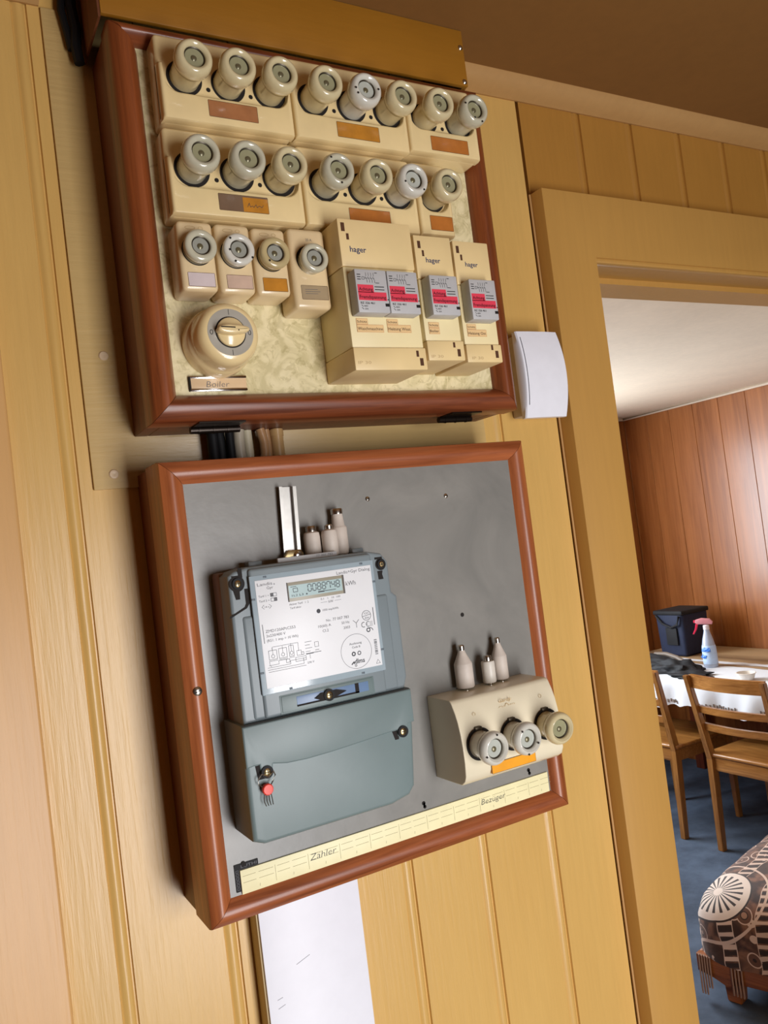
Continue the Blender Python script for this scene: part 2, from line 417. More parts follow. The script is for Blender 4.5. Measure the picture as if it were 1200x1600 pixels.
# lower: meter cabinet
mc = thing('meter_cabinet', 'reddish wooden framed cabinet with grey panel carrying the electricity meter', 'cabinet', (220, 0, 0))
lx0, lx1, lz0, lz1 = 0, 440, 0, 439.4
bm = B(); carcass(bm, lx0+1.5, lx1-1.5, lz0+1.5, lz1-1.5, 0, -44); obj('carcass', bm, M_cz, mc, 'darker brown box side behind the frame')
pl = [(0, -46), (0, -88)] + arcp(1, -92.5, 22.8, -90, 10, 6.5)[0:] + [(22.8, -78), (16, -78), (16, -46)]
for sd in 'btlr':
    obj('frame_rail', moulding(pl, lx0, lx1, lz0, lz1, sd), M_wx if sd in 'bt' else M_wz, mc)
bm = B(); box(bm, 17, 423, -82, -90, 17, 422); gp = obj('back_panel', bm, M_grey, mc, 'grey painted mounting panel')
def screwhead(bm, bmk, x, y, z, r_=3.5, ang=0.6):
    lathe(bm, [(0, 0), (r_, 0), (r_, .6), (r_*0.6, 1.5), (0, 1.7)], (x, y, z), seg=20)
    line(bmk, x-r_*.75*math.cos(ang), z-r_*.75*math.sin(ang), x+r_*.75*math.cos(ang), z+r_*.75*math.sin(ang), y-1.65, 0.8)
for x, y, z, a in ((221, -90, 386, 0.5), (322, -90, 381, 0.1), (12, -98, 221, 0.3)):
    b1, b2 = B(), B(); screwhead(b1, b2, x, y, z, 2.6 if y > -95 else 4.2, a); so = obj('screw', b1, M_steel, mc, 'slotted steel screw head'); obj('slot', b2, M_dark, so)
bm = B(); disk(bm, (324, -90, 245), 2.4, .2); obj('hole', bm, M_dark, mc, 'black drilled hole in the grey panel')
for x in (244, 389):
    bm = B(); disk(bm, (x-0.5, -90, 53.5), 2.2, .2); disk(bm, (x+0.5, -90, 49.5), 2.0, .2); box(bm, x-1.2, x+1.2, -90, -90.2, 49, 54); obj('hole', bm, M_dark, mc, 'black keyhole in the grey panel')
M_ux = wood('dark_varnished_wood_x', (92, 42, 20), (156, 84, 46), 'x')
M_uz = wood('dark_varnished_wood_z', (88, 40, 18), (150, 80, 40), 'z')
# upper: fuse cabinet
fc = thing('fuse_cabinet', 'reddish wooden framed cabinet with marbled panel full of screw fuses', 'cabinet', (220, 0, 477))
ux0, ux1, uz0, uz1 = 1.3, 443, 477, 873
bm = B(); carcass(bm, ux0+1.5, ux1-1.5, uz0+1.5, uz1-1, -4, -60); obj('carcass', bm, M_cz, fc, 'darker brown box side behind the frame')
pu = [(0, -62), (0, -86)] + arcp(1.5, -90, 15, -97.5, 5, 2) + arcp(16.5, -97.3, 27, -84, 6, 2.2) + [(27, -76), (20, -76), (20, -62)]
pt = [(0, -62), (0, -86)] + arcp(1.5, -90, 10, -97.5, 5, 2) + arcp(11, -97.3, 19, -84, 6, 2.2) + [(19, -76), (14, -76), (14, -62)]
for sd in 'blr': obj('frame_rail', moulding(pu, ux0, ux1, uz0, uz1, sd), M_ux if sd in 'bt' else M_uz, fc)
obj('frame_rail', moulding(pt, ux0, ux1, uz0, uz1, 't'), M_ux, fc)
bm = B(); box(bm, 22, 422, -70, -80, 498, 858); obj('back_panel', bm, M_lam, fc, 'cream marbled laminate mounting panel')
for xa, xb in ((45, 97), (345, 392)):
    bm = B(); tube(bm, [(xa, -61, 473), (xb, -61, 473)], 3.6, 12); box(bm, xa+2, xb-2, -56, -88, 475.5, 477)
    for k in range(3): tube(bm, [(xa+8+k*15, -61, 473), (xa+10+k*15, -61, 473)], 4.1, 12)
    obj('hinge', bm, plain('dark_iron', (42, 34, 28), 0.3, 0.7), fc, 'dark metal barrel hinge under the cabinet')
# cables and pipes in the gap between both cabinets
def cab(x, y, r_, mat, label, bow=0):
    bm = B(); tube(bm, [(x, y, 438), (x+bow, y, 452), (x+bow, y, 464), (x, y, 478.2)], r_, 12)
    o = obj('cable' if r_ < 6.5 else 'pipe', bm, mat, off=(x, y, 438)); tag(o, label, 'cable' if r_ < 6.5 else 'pipe', 'cables and pipes between the cabinets')
cab(80, -22, 6.3, M_blackp, 'leftmost black cable in the gap between the two cabinets')
cab(89, -16, 6.3, M_blackp, 'middle of the three black cables between the two cabinets', 1)
cab(98.5, -24, 4.6, M_blackp, 'rightmost, thinner black cable between the two cabinets')
cab(110, -22, 6.2, M_cable, 'grey cable just right of the black cables between the cabinets', -1)
cab(122, -14, 5.6, plain('beige_cable', (196, 186, 158), 0.4), 'pale beige cable between the grey cable and the brown pipes')
cab(135, -22, 5.0, M_copper, 'brown bent cable in the cabinet gap, left of the glossy one', 3)
cab(144, -15, 4.2, M_copper, 'thin glossy brown cable beside the cream pipe in the cabinet gap', 1)
bm = B(); tube(bm, [(156, -16, 438), (156, -16, 478)], 7.4, 16); tube(bm, [(156, -16, 470), (156, -16, 477)], 8.2, 16)
tag(obj('pipe', bm, plain('cream_brown_pipe', (184, 148, 98), 0.3, coat=0.4), off=(156, -16, 438)), 'thick tan pipe with a collar, rightmost in the cabinet gap', 'pipe', 'cables and pipes between the cabinets')

# white trunking below the meter cabinet
t = thing('cable_duct', 'white faced cable trunking running down the wall below the meter cabinet', 'cable duct', (126, 0, FLOOR))
bm = B(); box(bm, 66, 186, -0.5, -22, FLOOR, -0.5, 1); obj('duct_body', bm, paint('duct_side_paint', (196, 172, 124), 0.5, sscale=90, bs=0.1), t, 'beige painted side of the duct')
bm = B(); box(bm, 68, 185, -22.2, -25, FLOOR, -0.5, 0.8)
dc = obj('duct_lid', bm, plain('white_duct_paint', (234, 236, 244), 0.45, var=0.015), t)
for q in ((103, -93, 119, -88), (78, -121, 84, -120), (78, -130, 86, -128)):
    bm = B(); line(bm, *q, -25, 0.4); obj('scratch', bm, M_ink, dc)

# ------------------------------------------------------------------ screw fuses and fuse blocks
def fuse_cap(x, z, y, h, r_, wr, capm, label, group, glassm=None, dots=(), tilt=(0, 0), flat=False):
    t = thing('screw_fuse', label, 'fuse', (x, y, z), group)
    t.rotation_euler = (tilt[0], 0, tilt[1])
    b = B()
    if flat: prof = [(r_*0.9, -2), (r_*0.9, h*0.3), (r_*0.97, h*0.42), (r_, h*0.6), (r_, h*0.82), (r_*0.96, h*0.93), (r_*0.88, h*0.985), (r_*0.8, h), (wr+1.6, h), (wr+0.6, h-0.6), (wr, h-2), (wr, h-4)]
    else: prof = [(r_*0.80, -2), (r_*0.81, h*0.2), (r_*0.83, h*0.5), (r_*0.86, h*0.56), (r_*0.96, h*0.63), (r_, h*0.72), (r_*0.995, h*0.82), (r_*0.95, h*0.91), (r_*0.86, h*0.975), (r_*0.74, h), (wr+2.2, h-0.6), (wr+0.8, h-1.4), (wr, h-3), (wr, h-7)]
    lathe(b, prof, (x, y, z)); sh = obj('cap_shell', b, capm, t, angle=60)
    b = B(); d = 3.6 if flat else 5.6
    lathe(b, [(0, h-d), (wr-0.4, h-d)], (x, y, z), seg=28); disk(b, (x, y-h+d, z), wr-0.6, .2); obj('window_glass', b, glassm or M_glass, t)
    b = B(); lathe(b, [(wr-1.2, h-d), (wr-1.0, h-d+1), (wr+0.1, h-d+1.6), (wr+0.1, h-d)], (x, y, z), seg=28); obj('window_rim', b, M_rim, t)
    b = B(); lathe(b, [(2.9, 0), (2.9, .6), (1.6, 1.4), (0, 1.5)], (x-0.5, y-h+d-0.1, z-0.6), seg=14); obj('indicator', b, plain('fuse_indicator', (112, 106, 80), 0.3, 0.4), t)
    if dots:
        for a, rr in dots:
            b = B(); disk(b, (x+rr*math.cos(a), y-h+(0.05 if flat else 0.25), z+rr*math.sin(a)), 1.1, .35, 12); obj('test_hole', b, M_dark, t)
    return t
capY = plain('yellowed_porcelain', (214, 200, 158), 0.16, var=0.05, scale=50, coat=0.6)
capG = plain('greyish_porcelain', (196, 192, 168), 0.16, var=0.05, scale=50, coat=0.6)
capW = plain('pale_porcelain', (214, 212, 200), 0.14, var=0.04, scale=50, coat=0.6)
capB = plain('browned_porcelain', (190, 172, 126), 0.2, var=0.06, scale=50, coat=0.5)

def fuse_block(x0, x1, z0, z1, wells, wz, lab, card, label, group, cards2=None, word=None):
    t = thing('fuse_block', label, 'fuse holder', ((x0+x1)/2, -80, z0), group)
    b = B(); box(b, x0+.4, x1-.4, -80, -110, z0, z1, 4, 3)
    def top(x):
        e = min(x-x0-.4, x1-.4-x)
        if e < 3.5: return z0+56
        if e < 19: return z0+28+16*(1-math.sqrt(max(0, 1-((19-e)/15.5)**2)))
        return z0+28
    t2 = B(); rows = []; Wd = x1-x0-.8
    es = [0, .5, 1.2, 2.4, 3.5] + [3.5+15.5*i/10 for i in range(1, 11)]
    xs_ = [x0+.4+e for e in es] + [x1-.4-e for e in reversed(es)]
    for x in xs_:
        e = min(x-x0-.4, x1-.4-x); k = math.sqrt(max(0, 1-((2.4-min(e, 2.4))/2.4)**2)); d = 5*k; zt_ = top(x)
        rows.append([t2.verts.new((x, -y_, z_)) for y_, z_ in ((104, z0+.5), (111.5+d*.6, z0+.1), (113+d*.88, z0+1), (113+d, z0+3), (113+d, zt_-2.6), (113+d*.85, zt_-.8), (112+d*.4, zt_+.5), (109.8, zt_+1.0), (104, zt_+1.0))])
    for ra, rb_ in zip(rows, rows[1:]):
        for i in range(9): t2.faces.new((ra[i], ra[(i+1) % 9], rb_[(i+1) % 9], rb_[i]))
    t2.faces.new(rows[0]); t2.faces.new(rows[-1]); bmesh.ops.recalc_face_normals(t2, faces=t2.faces); merge(b, t2)
    obj('housing', b, M_cream, t, angle=50)
    for wx in wells:
        b = B(); ring(b, (wx, -110, wz), 13, 17.9, .35); obj('socket', b, M_dark, t)
    for wa, wb in zip(wells, wells[1:]):
        b = B(); lathe(b, [(0, 0), (2.3, 0), (2, .6), (0, .6)], ((wa+wb)/2+1, -110, wz-8), seg=14); obj('fixing_screw', b, M_dark, t)
    l0, l1, m0, m1 = lab
    b = B(); rect(b, l0, l1, m0, m1, -118, 0.9); obj('label_rim', b, plain('dark_rim', (86, 62, 36), 0.6), t)
    b = B(); box(b, l0, l1, -117, -118.15, m0, m1); cdp = obj('label_card', b, card, t, 'coloured name card behind a clear window')
    if cards2: b = B(); box(b, (l0+l1)/2-1, l1, -117, -118.3, m0, m1-1.5); obj('card', b, cards2, cdp)
    if word: b = B(); poly(b, [(l0+29, m0+5), (l0+31, m0+9), (l0+32, m0+5), (l0+34, m0+6.5), (l0+35.5, m0+5), (l0+38, m0+8), (l0+39, m0+5), (l0+41.5, m0+7), (l0+44, m0+5.5), (l0+46, m0+8)], -118.35, .45); obj('writing', b, M_ink2, cdp)
    return t
C_or = plain('amber_card', (190, 128, 44), 0.25, var=0.12, scale=80, coat=0.3)
C_br = plain('brown_card', (168, 112, 72), 0.2, var=0.12, scale=60, coat=0.5)
C_dk = plain('grey_brown_card', (120, 96, 76), 0.3, var=0.08, coat=0.3)
C_bo = plain('orange_brown_card', (182, 112, 50), 0.25, var=0.12, coat=0.3)
W1, W2 = 813, 721
gb = 'cream fuse blocks with three screw fuses'
fuse_block(38, 175.6, 766, 854, (65, 110, 154), W1, (84, 134.5, 774, 790), C_br, 'wide cream fuse block with reddish-brown card, upper left corner of the cabinet', gb)
fuse_block(176.2, 316, 766, 856, (204, 250, 295), W1, (225, 276, 773, 789), C_or, 'wide cream fuse block in the middle of the top row, amber card', gb)
fuse_block(316.6, 414, 769.5, 857, (344, 391), W1, (345, 396, 774, 790), C_bo, 'cream fuse block with two screw fuses, right end of the top row', None)
fuse_block(36, 175.6, 673, 761, (62, 108, 153), W2, (83, 134, 680, 696), C_dk, 'wide cream fuse block with half brown half orange card, left of second row', gb, C_or, 'Licht')
fuse_block(176.2, 316, 673, 761, (205, 251, 295), W2, (227, 277, 680, 695), C_bo, 'wide cream fuse block in the second row, directly above the largest ivory cover', gb)
fuse_block(317, 363.5, 674, 761, (340,), W2, (330, 360, 680, 696), C_bo, 'narrow cream single fuse block at the right end of the second row', None)
r1 = [(65, capY, ()), (109, capY, ()), (153.5, capY, ()), (204, capY, ()), (250, capW, ((-2.6, 15), (0, 12.5), (3.3, 15))), (295, capY, ()), (343.5, capY, ()), (390.5, capG, ((2.9, 15), (-1.9, 12.2), (-1.2, 16)))]
n1 = ['yellowed screw fuse cap, first from the left in the top row', 'yellowed screw fuse cap, second from the left in the top row', 'yellowed screw fuse cap, third from the left in the top row', 'yellowed screw fuse cap, left one of the three in the top row\'s middle block', 'pale grey-white screw fuse cap with black specks, the only whitish one in the top row', 'yellowed screw fuse cap just right of the whitish one in the top row', 'yellowed screw fuse cap, left one on the two-fuse block at upper right', 'chipped screw fuse cap at the extreme right end of the top row']
for (x, m, d), n in zip(r1, n1): fuse_cap(x, W1, -110, 40, 18.3, 10.2, m, n, 'screw fuses of the top row', M_glassw if m is capW else None, d)
r2_ = [(61.5, capG, ()), (107.5, capG, ()), (152, capY, ()), (205, capG, ((2.3, 14), (-1.6, 15))), (251, capY, ()), (295, capW, ((3.5, 14), (-0.9, 15))), (341, capY, ())]
n2 = ['greyish screw fuse cap, first from the left in the second row', 'greyish screw fuse cap, second from the left in the second row', 'yellowed screw fuse cap, third from the left in the second row', 'screw fuse cap with two black specks, left one on the second row\'s middle block', 'plain yellowed screw fuse cap in the centre of the second row\'s middle block', 'pale screw fuse cap with specks, right one on the second row\'s middle block', 'yellowed screw fuse cap alone on the narrow block, right end of second row']
for (x, m, d), n in zip(r2_, n2): fuse_cap(x, W2, -110, 40, 18.3, 10.2, m, n, 'screw fuses of the second row', M_glassw if m is capW else None, d)

# row of single fuse holders
def single(x0, x1, z0, z1, yf, wx, wz, lab, card, label, marks):
    t = thing('single_fuse_holder', label, 'fuse holder', ((x0+x1)/2, -80, z0), 'single fuse holders in the third row')
    b = B(); box(b, x0, x1, -80, yf, z0, z1, 4.5, 4); obj('housing', b, M_cream2, t, angle=50)
    b = B(); ring(b, (wx, yf, wz), 10, 15, .35); obj('socket', b, M_dark, t)
    l0, l1, m0, m1 = lab
    b = B(); rect(b, l0, l1, m0, m1, yf, .8); obj('label_rim', b, plain('dark_rim', (86, 62, 36), 0.6), t)
    b = B(); box(b, l0, l1, yf+1, yf-.15, m0, m1, 0); cdp = obj('label_card', b, card, t)
    b = B()
    if marks:
        for k, (dx, w_) in enumerate(((0, 10), (13, 4.5))):
            for a in range(12):
                a0, a1 = a*PI/6, (a+1)*PI/6
                cx_ = x0+8+dx+w_/2; line(b, cx_+w_/2*math.cos(a0), z1-7+1.6*math.sin(a0), cx_+w_/2*math.cos(a1), z1-7+1.6*math.sin(a1), yf, .5)
        line(b, x0+11, z1-13, x0+17, z1-13, yf, 1)
        obj('mark', b, M_faint, t)
    else:
        text(b, '25 A', x0+19, z1-13, yf, 2.6); text(b, '500 V', x0+17, z1-19, yf, 2.6); obj('mark', b, M_ink, t)
        b = B()
        for k in range(3): line(b, l0+4, m1-4-k*2.2, l0+18+3*(k % 2), m1-3.7-k*2.2, yf-.15, .4)
        obj('writing', b, M_ink, cdp)
    return t
C_pk = plain('pinkish_card', (206, 178, 158), 0.15, var=0.1, scale=50, coat=0.6)
C_pk2 = plain('lilac_card', (214, 200, 200), 0.15, var=0.06, scale=50, coat=0.6)
C_gr = plain('dull_grey_card', (166, 146, 114), 0.4, var=0.05)
single(38, 73.5, 598.5, 667, -116, 55.5, 638, (44, 70, 603, 616), C_pk2, 'small single fuse holder with pale lilac card, leftmost in the third row', True)
single(75.5, 111.5, 597.5, 667, -116, 93.5, 637, (82.5, 108.5, 602.5, 615.5), C_pk, 'small single fuse holder with pinkish card, second in the third row', True)
single(113.5, 149.5, 597, 666, -116, 131, 636, (120, 145.5, 601.5, 614.5), C_or, 'small single fuse holder with amber card, third in the third row', True)
single(152, 193, 584, 668, -118, 173, 635, (160, 189.5, 594, 608), C_gr, 'taller single fuse holder with grey card, next to the largest ivory cover', False)
for x, z, y, m, d, n in ((55.5, 638, -116, capG, (), 'flat greyish fuse cap, leftmost of the four small holders'),
        (93.5, 637, -116, capW, ((2.3, 13), (-0.6, 14.5), (-2.0, 14), (3.3, 10.6)), 'flat pale fuse cap with four black specks, second small holder'),
        (131, 636, -116, capB, ((-2.3, 12),), 'flat browned fuse cap on the small holder with the amber card'),
        (173, 633, -118, capG, (), 'flat greyish fuse cap on the taller holder with the grey card')):
    fuse_cap(x, z, y, 15, 15.8 if y > -117 else 15, 9, m, n, 'flat fuse caps in the third row', plain('fuse_window_glass_dim', (150, 152, 142), .15, coat=.5), d, flat=True)

# rotary boiler switch
t = thing('rotary_switch', 'round cream rotary switch with grey ring above the Boiler name plate', 'switch', (74, -80, 555))
b = B(); lathe(b, [(34, 0), (34.5, 4), (34, 14), (33, 20), (32, 21), (31.5, 26), (31, 38), (29.5, 43), (27, 46.5), (23.5, 48), (21, 48), (21, 47), (0, 47)], (75, -80, 555), seg=56)
obj('switch_body', b, M_cream, t, angle=50)
b = B(); ring(b, (75, -127, 555), 15.2, 22.8, 1.2, 56); rg = obj('dial_ring', b, plain('dial_grey', (176, 172, 160), 0.3, 0.15), t, 'grey metallic marking ring')
for za in (572, 532.7):
    b = B(); line(b, 75, za, 75, za+5.3, -128.2, .5); obj('dial_mark', b, M_black, rg)
for sx in (-19, 19):
    b = B(); pts = [(75+sx+1.3*math.cos(a*PI/8), 555+2.2*math.sin(a*PI/8)) for a in range(17)]; poly(b, pts, -128.2, .6); obj('dial_mark', b, M_black, rg)
b = B(); ring(b, (75, -127, 555), 14, 15.3, 1.3, 40); obj('gap_ring', b, M_dark, t)
b = B(); lathe(b, [(14, 0), (14, 3), (13.2, 4.2), (0, 4.6)], (75, -127, 555), seg=40)
pts = []
for i in range(24):
    a = 2*PI*i/24; pts.append((75+15.5*math.cos(a), 555.5+(4.8 if math.cos(a) < 0 else 4.2)*math.copysign(abs(math.sin(a))**0.8, math.sin(a))))
prism(b, pts, -130, -140, 2.4, 3)
kn = obj('knob', b, M_cream, t, angle=60); b = B(); line(b, 62, 557, 76, 556.5, -140, 1.1); disk(b, (79, -140, 554), .7, .15, 10); obj('pointer_mark', b, M_dark, kn)
# Boiler name plate
t = thing('name_plate', 'small chrome name plate reading Boiler under the rotary switch', 'name plate', (73, -80, 509))
b = B(); box(b, 43.5, 102.5, -80, -83, 508.5, 523, .6)
obj('plate', b, plain('name_card', (222, 192, 152), 0.2, var=0.05, coat=0.5), t)
b = B(); box(b, 43.5, 102.5, -80, -84.5, 520.8, 523.6, .8); box(b, 43.5, 102.5, -80, -84.5, 508, 510.8, .8); obj('edge_rail', b, M_chrome, t)
b = B(); text(b, 'Boiler', 60, 512.2, -83, 6.2, 24, shear=0.15, weight=-.012); obj('writing', b, M_ink, t)
b = B(); box(b, 43, 44.4, -80, -84, 508.5, 523); obj('end_stop', b, M_dark, t)

# ------------------------------------------------------------------ ivory contactor covers
def cover(x0, x1, z0, z1, zs1, zs0, hg, slots_t, slots_b, ip, label, group, yf=-144):
    t = thing('contactor_cover', label, 'cover', ((x0+x1)/2, -80, z0), group)
    b = B(); box(b, x0+.8, x1-.8, -80, yf, zs0, zs1, 1.2, 2); obj('middle_cover', b, M_hager, t)
    b = B(); box(b, x0, x1, -80, yf-1.2, zs1+.3, z1, 1.4, 2); tc_ = obj('top_cover', b, M_hager2, t)
    b = B(); box(b, x0, x1, -80, yf-2.4, z0, zs0-.3, 1.4, 2); bc_ = obj('bottom_cover', b, M_hager2, t)
    b = B(); text(b, 'hager', hg[0], hg[1], yf-1.2, hg[2], hg[3], weight=0.012); obj('lettering', b, M_blue, tc_)
    b = B()
    for (a0, a1, b0, b1) in slots_t: box(b, a0, a1, yf, yf-1.4, b0, b1)
    obj('slot', b, M_slot, tc_)
    b = B()
    for (a0, a1, b0, b1) in slots_b: box(b, a0, a1, yf, yf-2.6, b0, b1)
    obj('slot', b, M_slot, bc_)
    b = B(); text(b, 'IP 30', ip[0], ip[1], yf-2.4, 3.2, 15); obj('lettering', b, M_faint, bc_)
    return t
g_ = 'ivory contactor covers'
cover(195.5, 282.5, 513, 670.5, 620.5, 537, (206.5, 636, 6.2, 19), ((199, 203.2, 657, 666), (204, 207, 648.5, 655)), ((270, 273, 527, 533.5), (273.6, 277.8, 517.5, 525.5)), (199.5, 519.5), 'largest and widest ivory plastic cover carrying two grey modules', g_)
cover(285.2, 333, 523, 660, 612, 545, (298, 630.5, 5.6, 18.5), ((289.5, 293.2, 645.5, 653.5), (294, 296.6, 637, 643.5)), ((318.5, 321.2, 537.3, 543), (323.2, 327.2, 527.5, 535.5)), (289, 526), 'narrow ivory plastic cover in the middle, label Schütz Boiler', g_)
cover(335.6, 384, 521, 657.5, 608, 541.5, (349.5, 629, 5.4, 17), ((339.5, 343.3, 643.5, 651.5), (344, 346.6, 635.5, 642)), ((369.5, 372.2, 534.8, 540.5), (374.5, 378.6, 526, 534)), (342, 524.3), 'narrow ivory plastic cover at the right, label Schütz Heizung Ost', g_)
def module(x0, x1, z0, z1, label, y0=-144, yf=-160):
    t = thing('contactor_module', label, 'module', ((x0+x1)/2, y0, z0), 'grey contactor modules with red sticker')
    W_, H_ = x1-x0, z1-z0
    b = B(); box(b, x0, x1, y0-.05, yf, z0, z1, 1.3, 2); obj('module_body', b, M_modg, t)
    X = lambda u: x0+u*W_
    Zz = lambda v: z1-v*H_
    b = B(); box(b, X(.04), X(.54), yf+.2, yf-.15, Zz(.54), Zz(.36)); box(b, X(.04), X(.93), yf+.2, yf-.15, Zz(.72), Zz(.525)); st = obj('warning_sticker', b, M_red, t, 'red sticker with German warning')
    b = B(); text(b, 'Achtung', X(.07), Zz(.50), yf-.15, 3.4, W_*.44, weight=.02); text(b, 'Fremdspannung', X(.07), Zz(.68), yf-.15, 3.6, W_*.83, weight=.02); obj('lettering', b, plain('maroon_ink', (96, 20, 34), .5, var=0), st)
    b = B()
    text(b, 'BZ 326 461', X(.08), Zz(.805), yf-.05, 2.2, W_*.44, weight=.012); text(b, '400V', X(.17), Zz(.87), yf-.05, 1.6, W_*.13); text(b, '20A', X(.19), Zz(.935), yf-.05, 1.6, W_*.11)
    line(b, X(.1), Zz(.83), X(.15), Zz(.87), yf-.05, .5); line(b, X(.1), Zz(.89), X(.16), Zz(.93), yf-.05, .5)
    box(b, X(.86), X(.99), yf+.2, yf-.2, Zz(.85), Zz(.78))
    disk(b, (X(.965), yf, Zz(.69)), .7, .2, 10)
    for k in range(3):
        line(b, X(.06), Zz(.13+k*.055), X(.17), Zz(.13+k*.055), yf-.05, .8)
    for k in range(2): line(b, X(.58), Zz(.40+k*.065), X(.88), Zz(.40+k*.065), yf-.05, .8)
    for k in range(4):
        xx = X(.34+k*.08); line(b, xx, Zz(.08), xx, Zz(.16), yf-.05, .35); line(b, xx-1, Zz(.17), xx+.8, Zz(.25), yf-.05, .35); line(b, xx+.8, Zz(.25), xx+.8, Zz(.31), yf-.05, .35)
    line(b, X(.28), Zz(.21), X(.6), Zz(.21), yf-.05, .3); rect(b, X(.21), X(.28), Zz(.24), Zz(.18), yf-.05, .35)
    line(b, X(.62), Zz(.08), X(.7), Zz(.08), yf-.05, .6); line(b, X(.62), Zz(.31), X(.74), Zz(.31), yf-.05, .6)
    obj('printed_mark', b, M_black, t)
module(200, 236.6, 568.5, 613, 'left one of the two grey modules on the widest ivory cover')
module(237.3, 273.8, 568.5, 613, 'right one of the two grey modules on the widest ivory cover')
module(289, 324.4, 568.5, 611.5, 'grey module with red sticker on the middle ivory cover')
module(340, 375.4, 565, 609.5, 'grey module with red sticker on the rightmost ivory cover')
def dymo(lines, label, y=-144):
    t = thing('label_tape', label, 'label', (lines[0][1], y, lines[-1][3]), 'typed label tapes on the ivory covers')
    b = B()
    for s_, xa, xb, za, zb in lines: box(b, xa, xb, y, y-.5, za, zb)
    obj('tape', b, M_label, t)
    b = B()
    for s_, xa, xb, za, zb in lines: text(b, s_, xa+.7, za+(zb-za)*.28, y-.5, (zb-za)*.42, xb-xa-1.6, weight=.004)
    obj('lettering', b, plain('label_ink', (60, 40, 30), .6, var=0), t)
    b = B()
    for s_, xa, xb, za, zb in lines: rect(b, xa, xb, za, zb, y-.45, .25)
    obj('tape_edge', b, plain('label_edge', (196, 140, 96), .6, var=0), t)
dymo([('Schütz', 204, 217, 561, 567), ('Waschmaschine', 204, 235, 553, 560.6)], 'two-line label tape reading Schütz Waschmaschine')
dymo([('Schütz', 240, 253, 561.3, 567), ('Heizung West', 240, 268.5, 553.2, 561)], 'two-line label tape reading Schütz Heizung West')
dymo([('Schütz', 291.5, 304.5, 559.3, 565), ('Boiler', 291.5, 304.5, 552.5, 559)], 'two-line label tape reading Schütz Boiler')
dymo([('Schütz', 341.5, 353.5, 558.5, 564), ('Heizung Ost', 341.5, 367, 550.5, 558)], 'two-line label tape reading Schütz Heizung Ost')

# ------------------------------------------------------------------ electricity meter
mt = thing('electricity_meter', 'grey plastic electricity meter with white dial plate and LCD reading 0088748', 'electricity meter', (122, -90, 77))
b = B(); box(b, 40, 211, -90, -112, 186, 328, 3, 2); obj('meter_base', b, M_meterside, mt, 'brownish inner side of the meter case')
b = B()
pts = [(40, 188), (212, 188), (216.5, 200), (216.5, 282), (211, 287), (210.5, 318), (204, 327), (189, 330.5), (60, 330.5), (47, 328), (41, 324)]
prism(b, pts, -106, -136, 3, 3)
box(b, 60, 190, -130, -140, 190, 328.5, 3, 3)
box(b, 50, 205, -130, -137.5, 190, 286, 3, 3)
up_ = obj('meter_case', b, M_meter, mt, angle=50)
b = B(); box(b, 71, 85, -100, -112, 329, 335, 1); obj('case_lug', b, M_meter, mt); b = B(); box(b, 184, 197, -100, -112, 329, 335, 1); obj('case_lug', b, M_meter, mt)
b = B(); box(b, 97, 161, -120, -123, 328, 335, .6); obj('hanging_bracket', b, M_modg, mt, 'light grey bracket on top of the meter')
b = B(); text(b, '77 007 783', 138, 332, -123, 2, 18); obj('bracket_mark', b, M_ink, mt)
# recesses beside the lugs
def recess(pts, th=.3, dsk=None):
    b = B()
    if pts: prism(b, pts, -136, -136-th)
    if dsk: disk(b, (dsk[0], -136, dsk[1]), dsk[2], .35)
    obj('recess', b, M_dark, mt, 'black recess of the case')
recess([(51, 330.6), (55, 330.6), (55, 321.5), (44.5, 321.5), (44.5, 324), (51, 324)])
recess([(55.5, 311), (59, 311), (59, 297), (56, 293), (38.5, 285.5), (38.8, 287.5), (54, 294.5), (55.5, 297.5)])
recess([(44, 313), (51, 311), (50.5, 302), (46.5, 302)], dsk=(49, 316.5, 7.5))
recess([(195.5, 323.5), (204, 323.5), (204, 321.3), (195.5, 321.3)], .4)
recess([(197, 309.5), (203, 309.5), (202, 306), (203, 301), (197.5, 301)], .4)
recess(None, dsk=(201.5, 316, 6))
def mscrew(x, y, z, r_=4.6):
    b = B(); ring(b, (x, y, z), r_*.7, r_*1.15, 1.4, 24); sc = obj('screw_collar', b, M_blackp, mt)
    b = B(); lathe(b, [(0, 0), (r_*.78, 0), (r_*.78, 1), (r_*.5, 1.9), (0, 2)], (x, y, z), seg=20); s2 = obj('screw', b, M_brass, mt, 'brass screw')
    b = B(); line(b, x-r_*.45, z, x+r_*.45, z, y-1.95, .8); line(b, x, z-r_*.45, x, z+r_*.45, y-1.95, .8); obj('screw_slot', b, M_dark, s2)
mscrew(49.5, -136.4, 316.5); mscrew(202, -136.4, 316, 4.2)
# bezel and dial
b = B(); box(b, 59.5, 191, -138, -140.6, 211, 322, 1.2, 2); obj('window_bezel', b, M_bezel, mt, 'clear plastic window rim')
b = B()
for x, z in ((75, 319.5), (177, 319.5), (61.5, 300), (189.2, 300), (61.8, 232), (189.3, 232), (88, 213), (165, 213)): box(b, x-1.7, x+1.7, -140, -140.8, z-1, z+1, .2)
obj('window_clip', b, plain('clip_grey', (88, 100, 108), .5), mt)
b = B(); box(b, 64.5, 187.3, -139, -140.9, 217, 317, .3); dp = obj('dial_plate', b, M_plate, mt, 'white printed dial plate')
YD = -140.9
b = B(); box(b, 96, 154.5, -140, -141.3, 293, 311, .3); ls = obj('display_surround', b, M_lcdf, mt)
b = B(); box(b, 97, 153.4, -141, -141.5, 296.2, 308, 0); obj('lcd_screen', b, M_lcd, ls, 'pale green-grey LCD')
b = B(); box(b, 154.3, 155.8, -140, -141.8, 293, 311); box(b, 95.6, 96.4, -140, -141.8, 293, 311); obj('display_edge', b, plain('lcd_edge', (84, 78, 72), .5), ls)
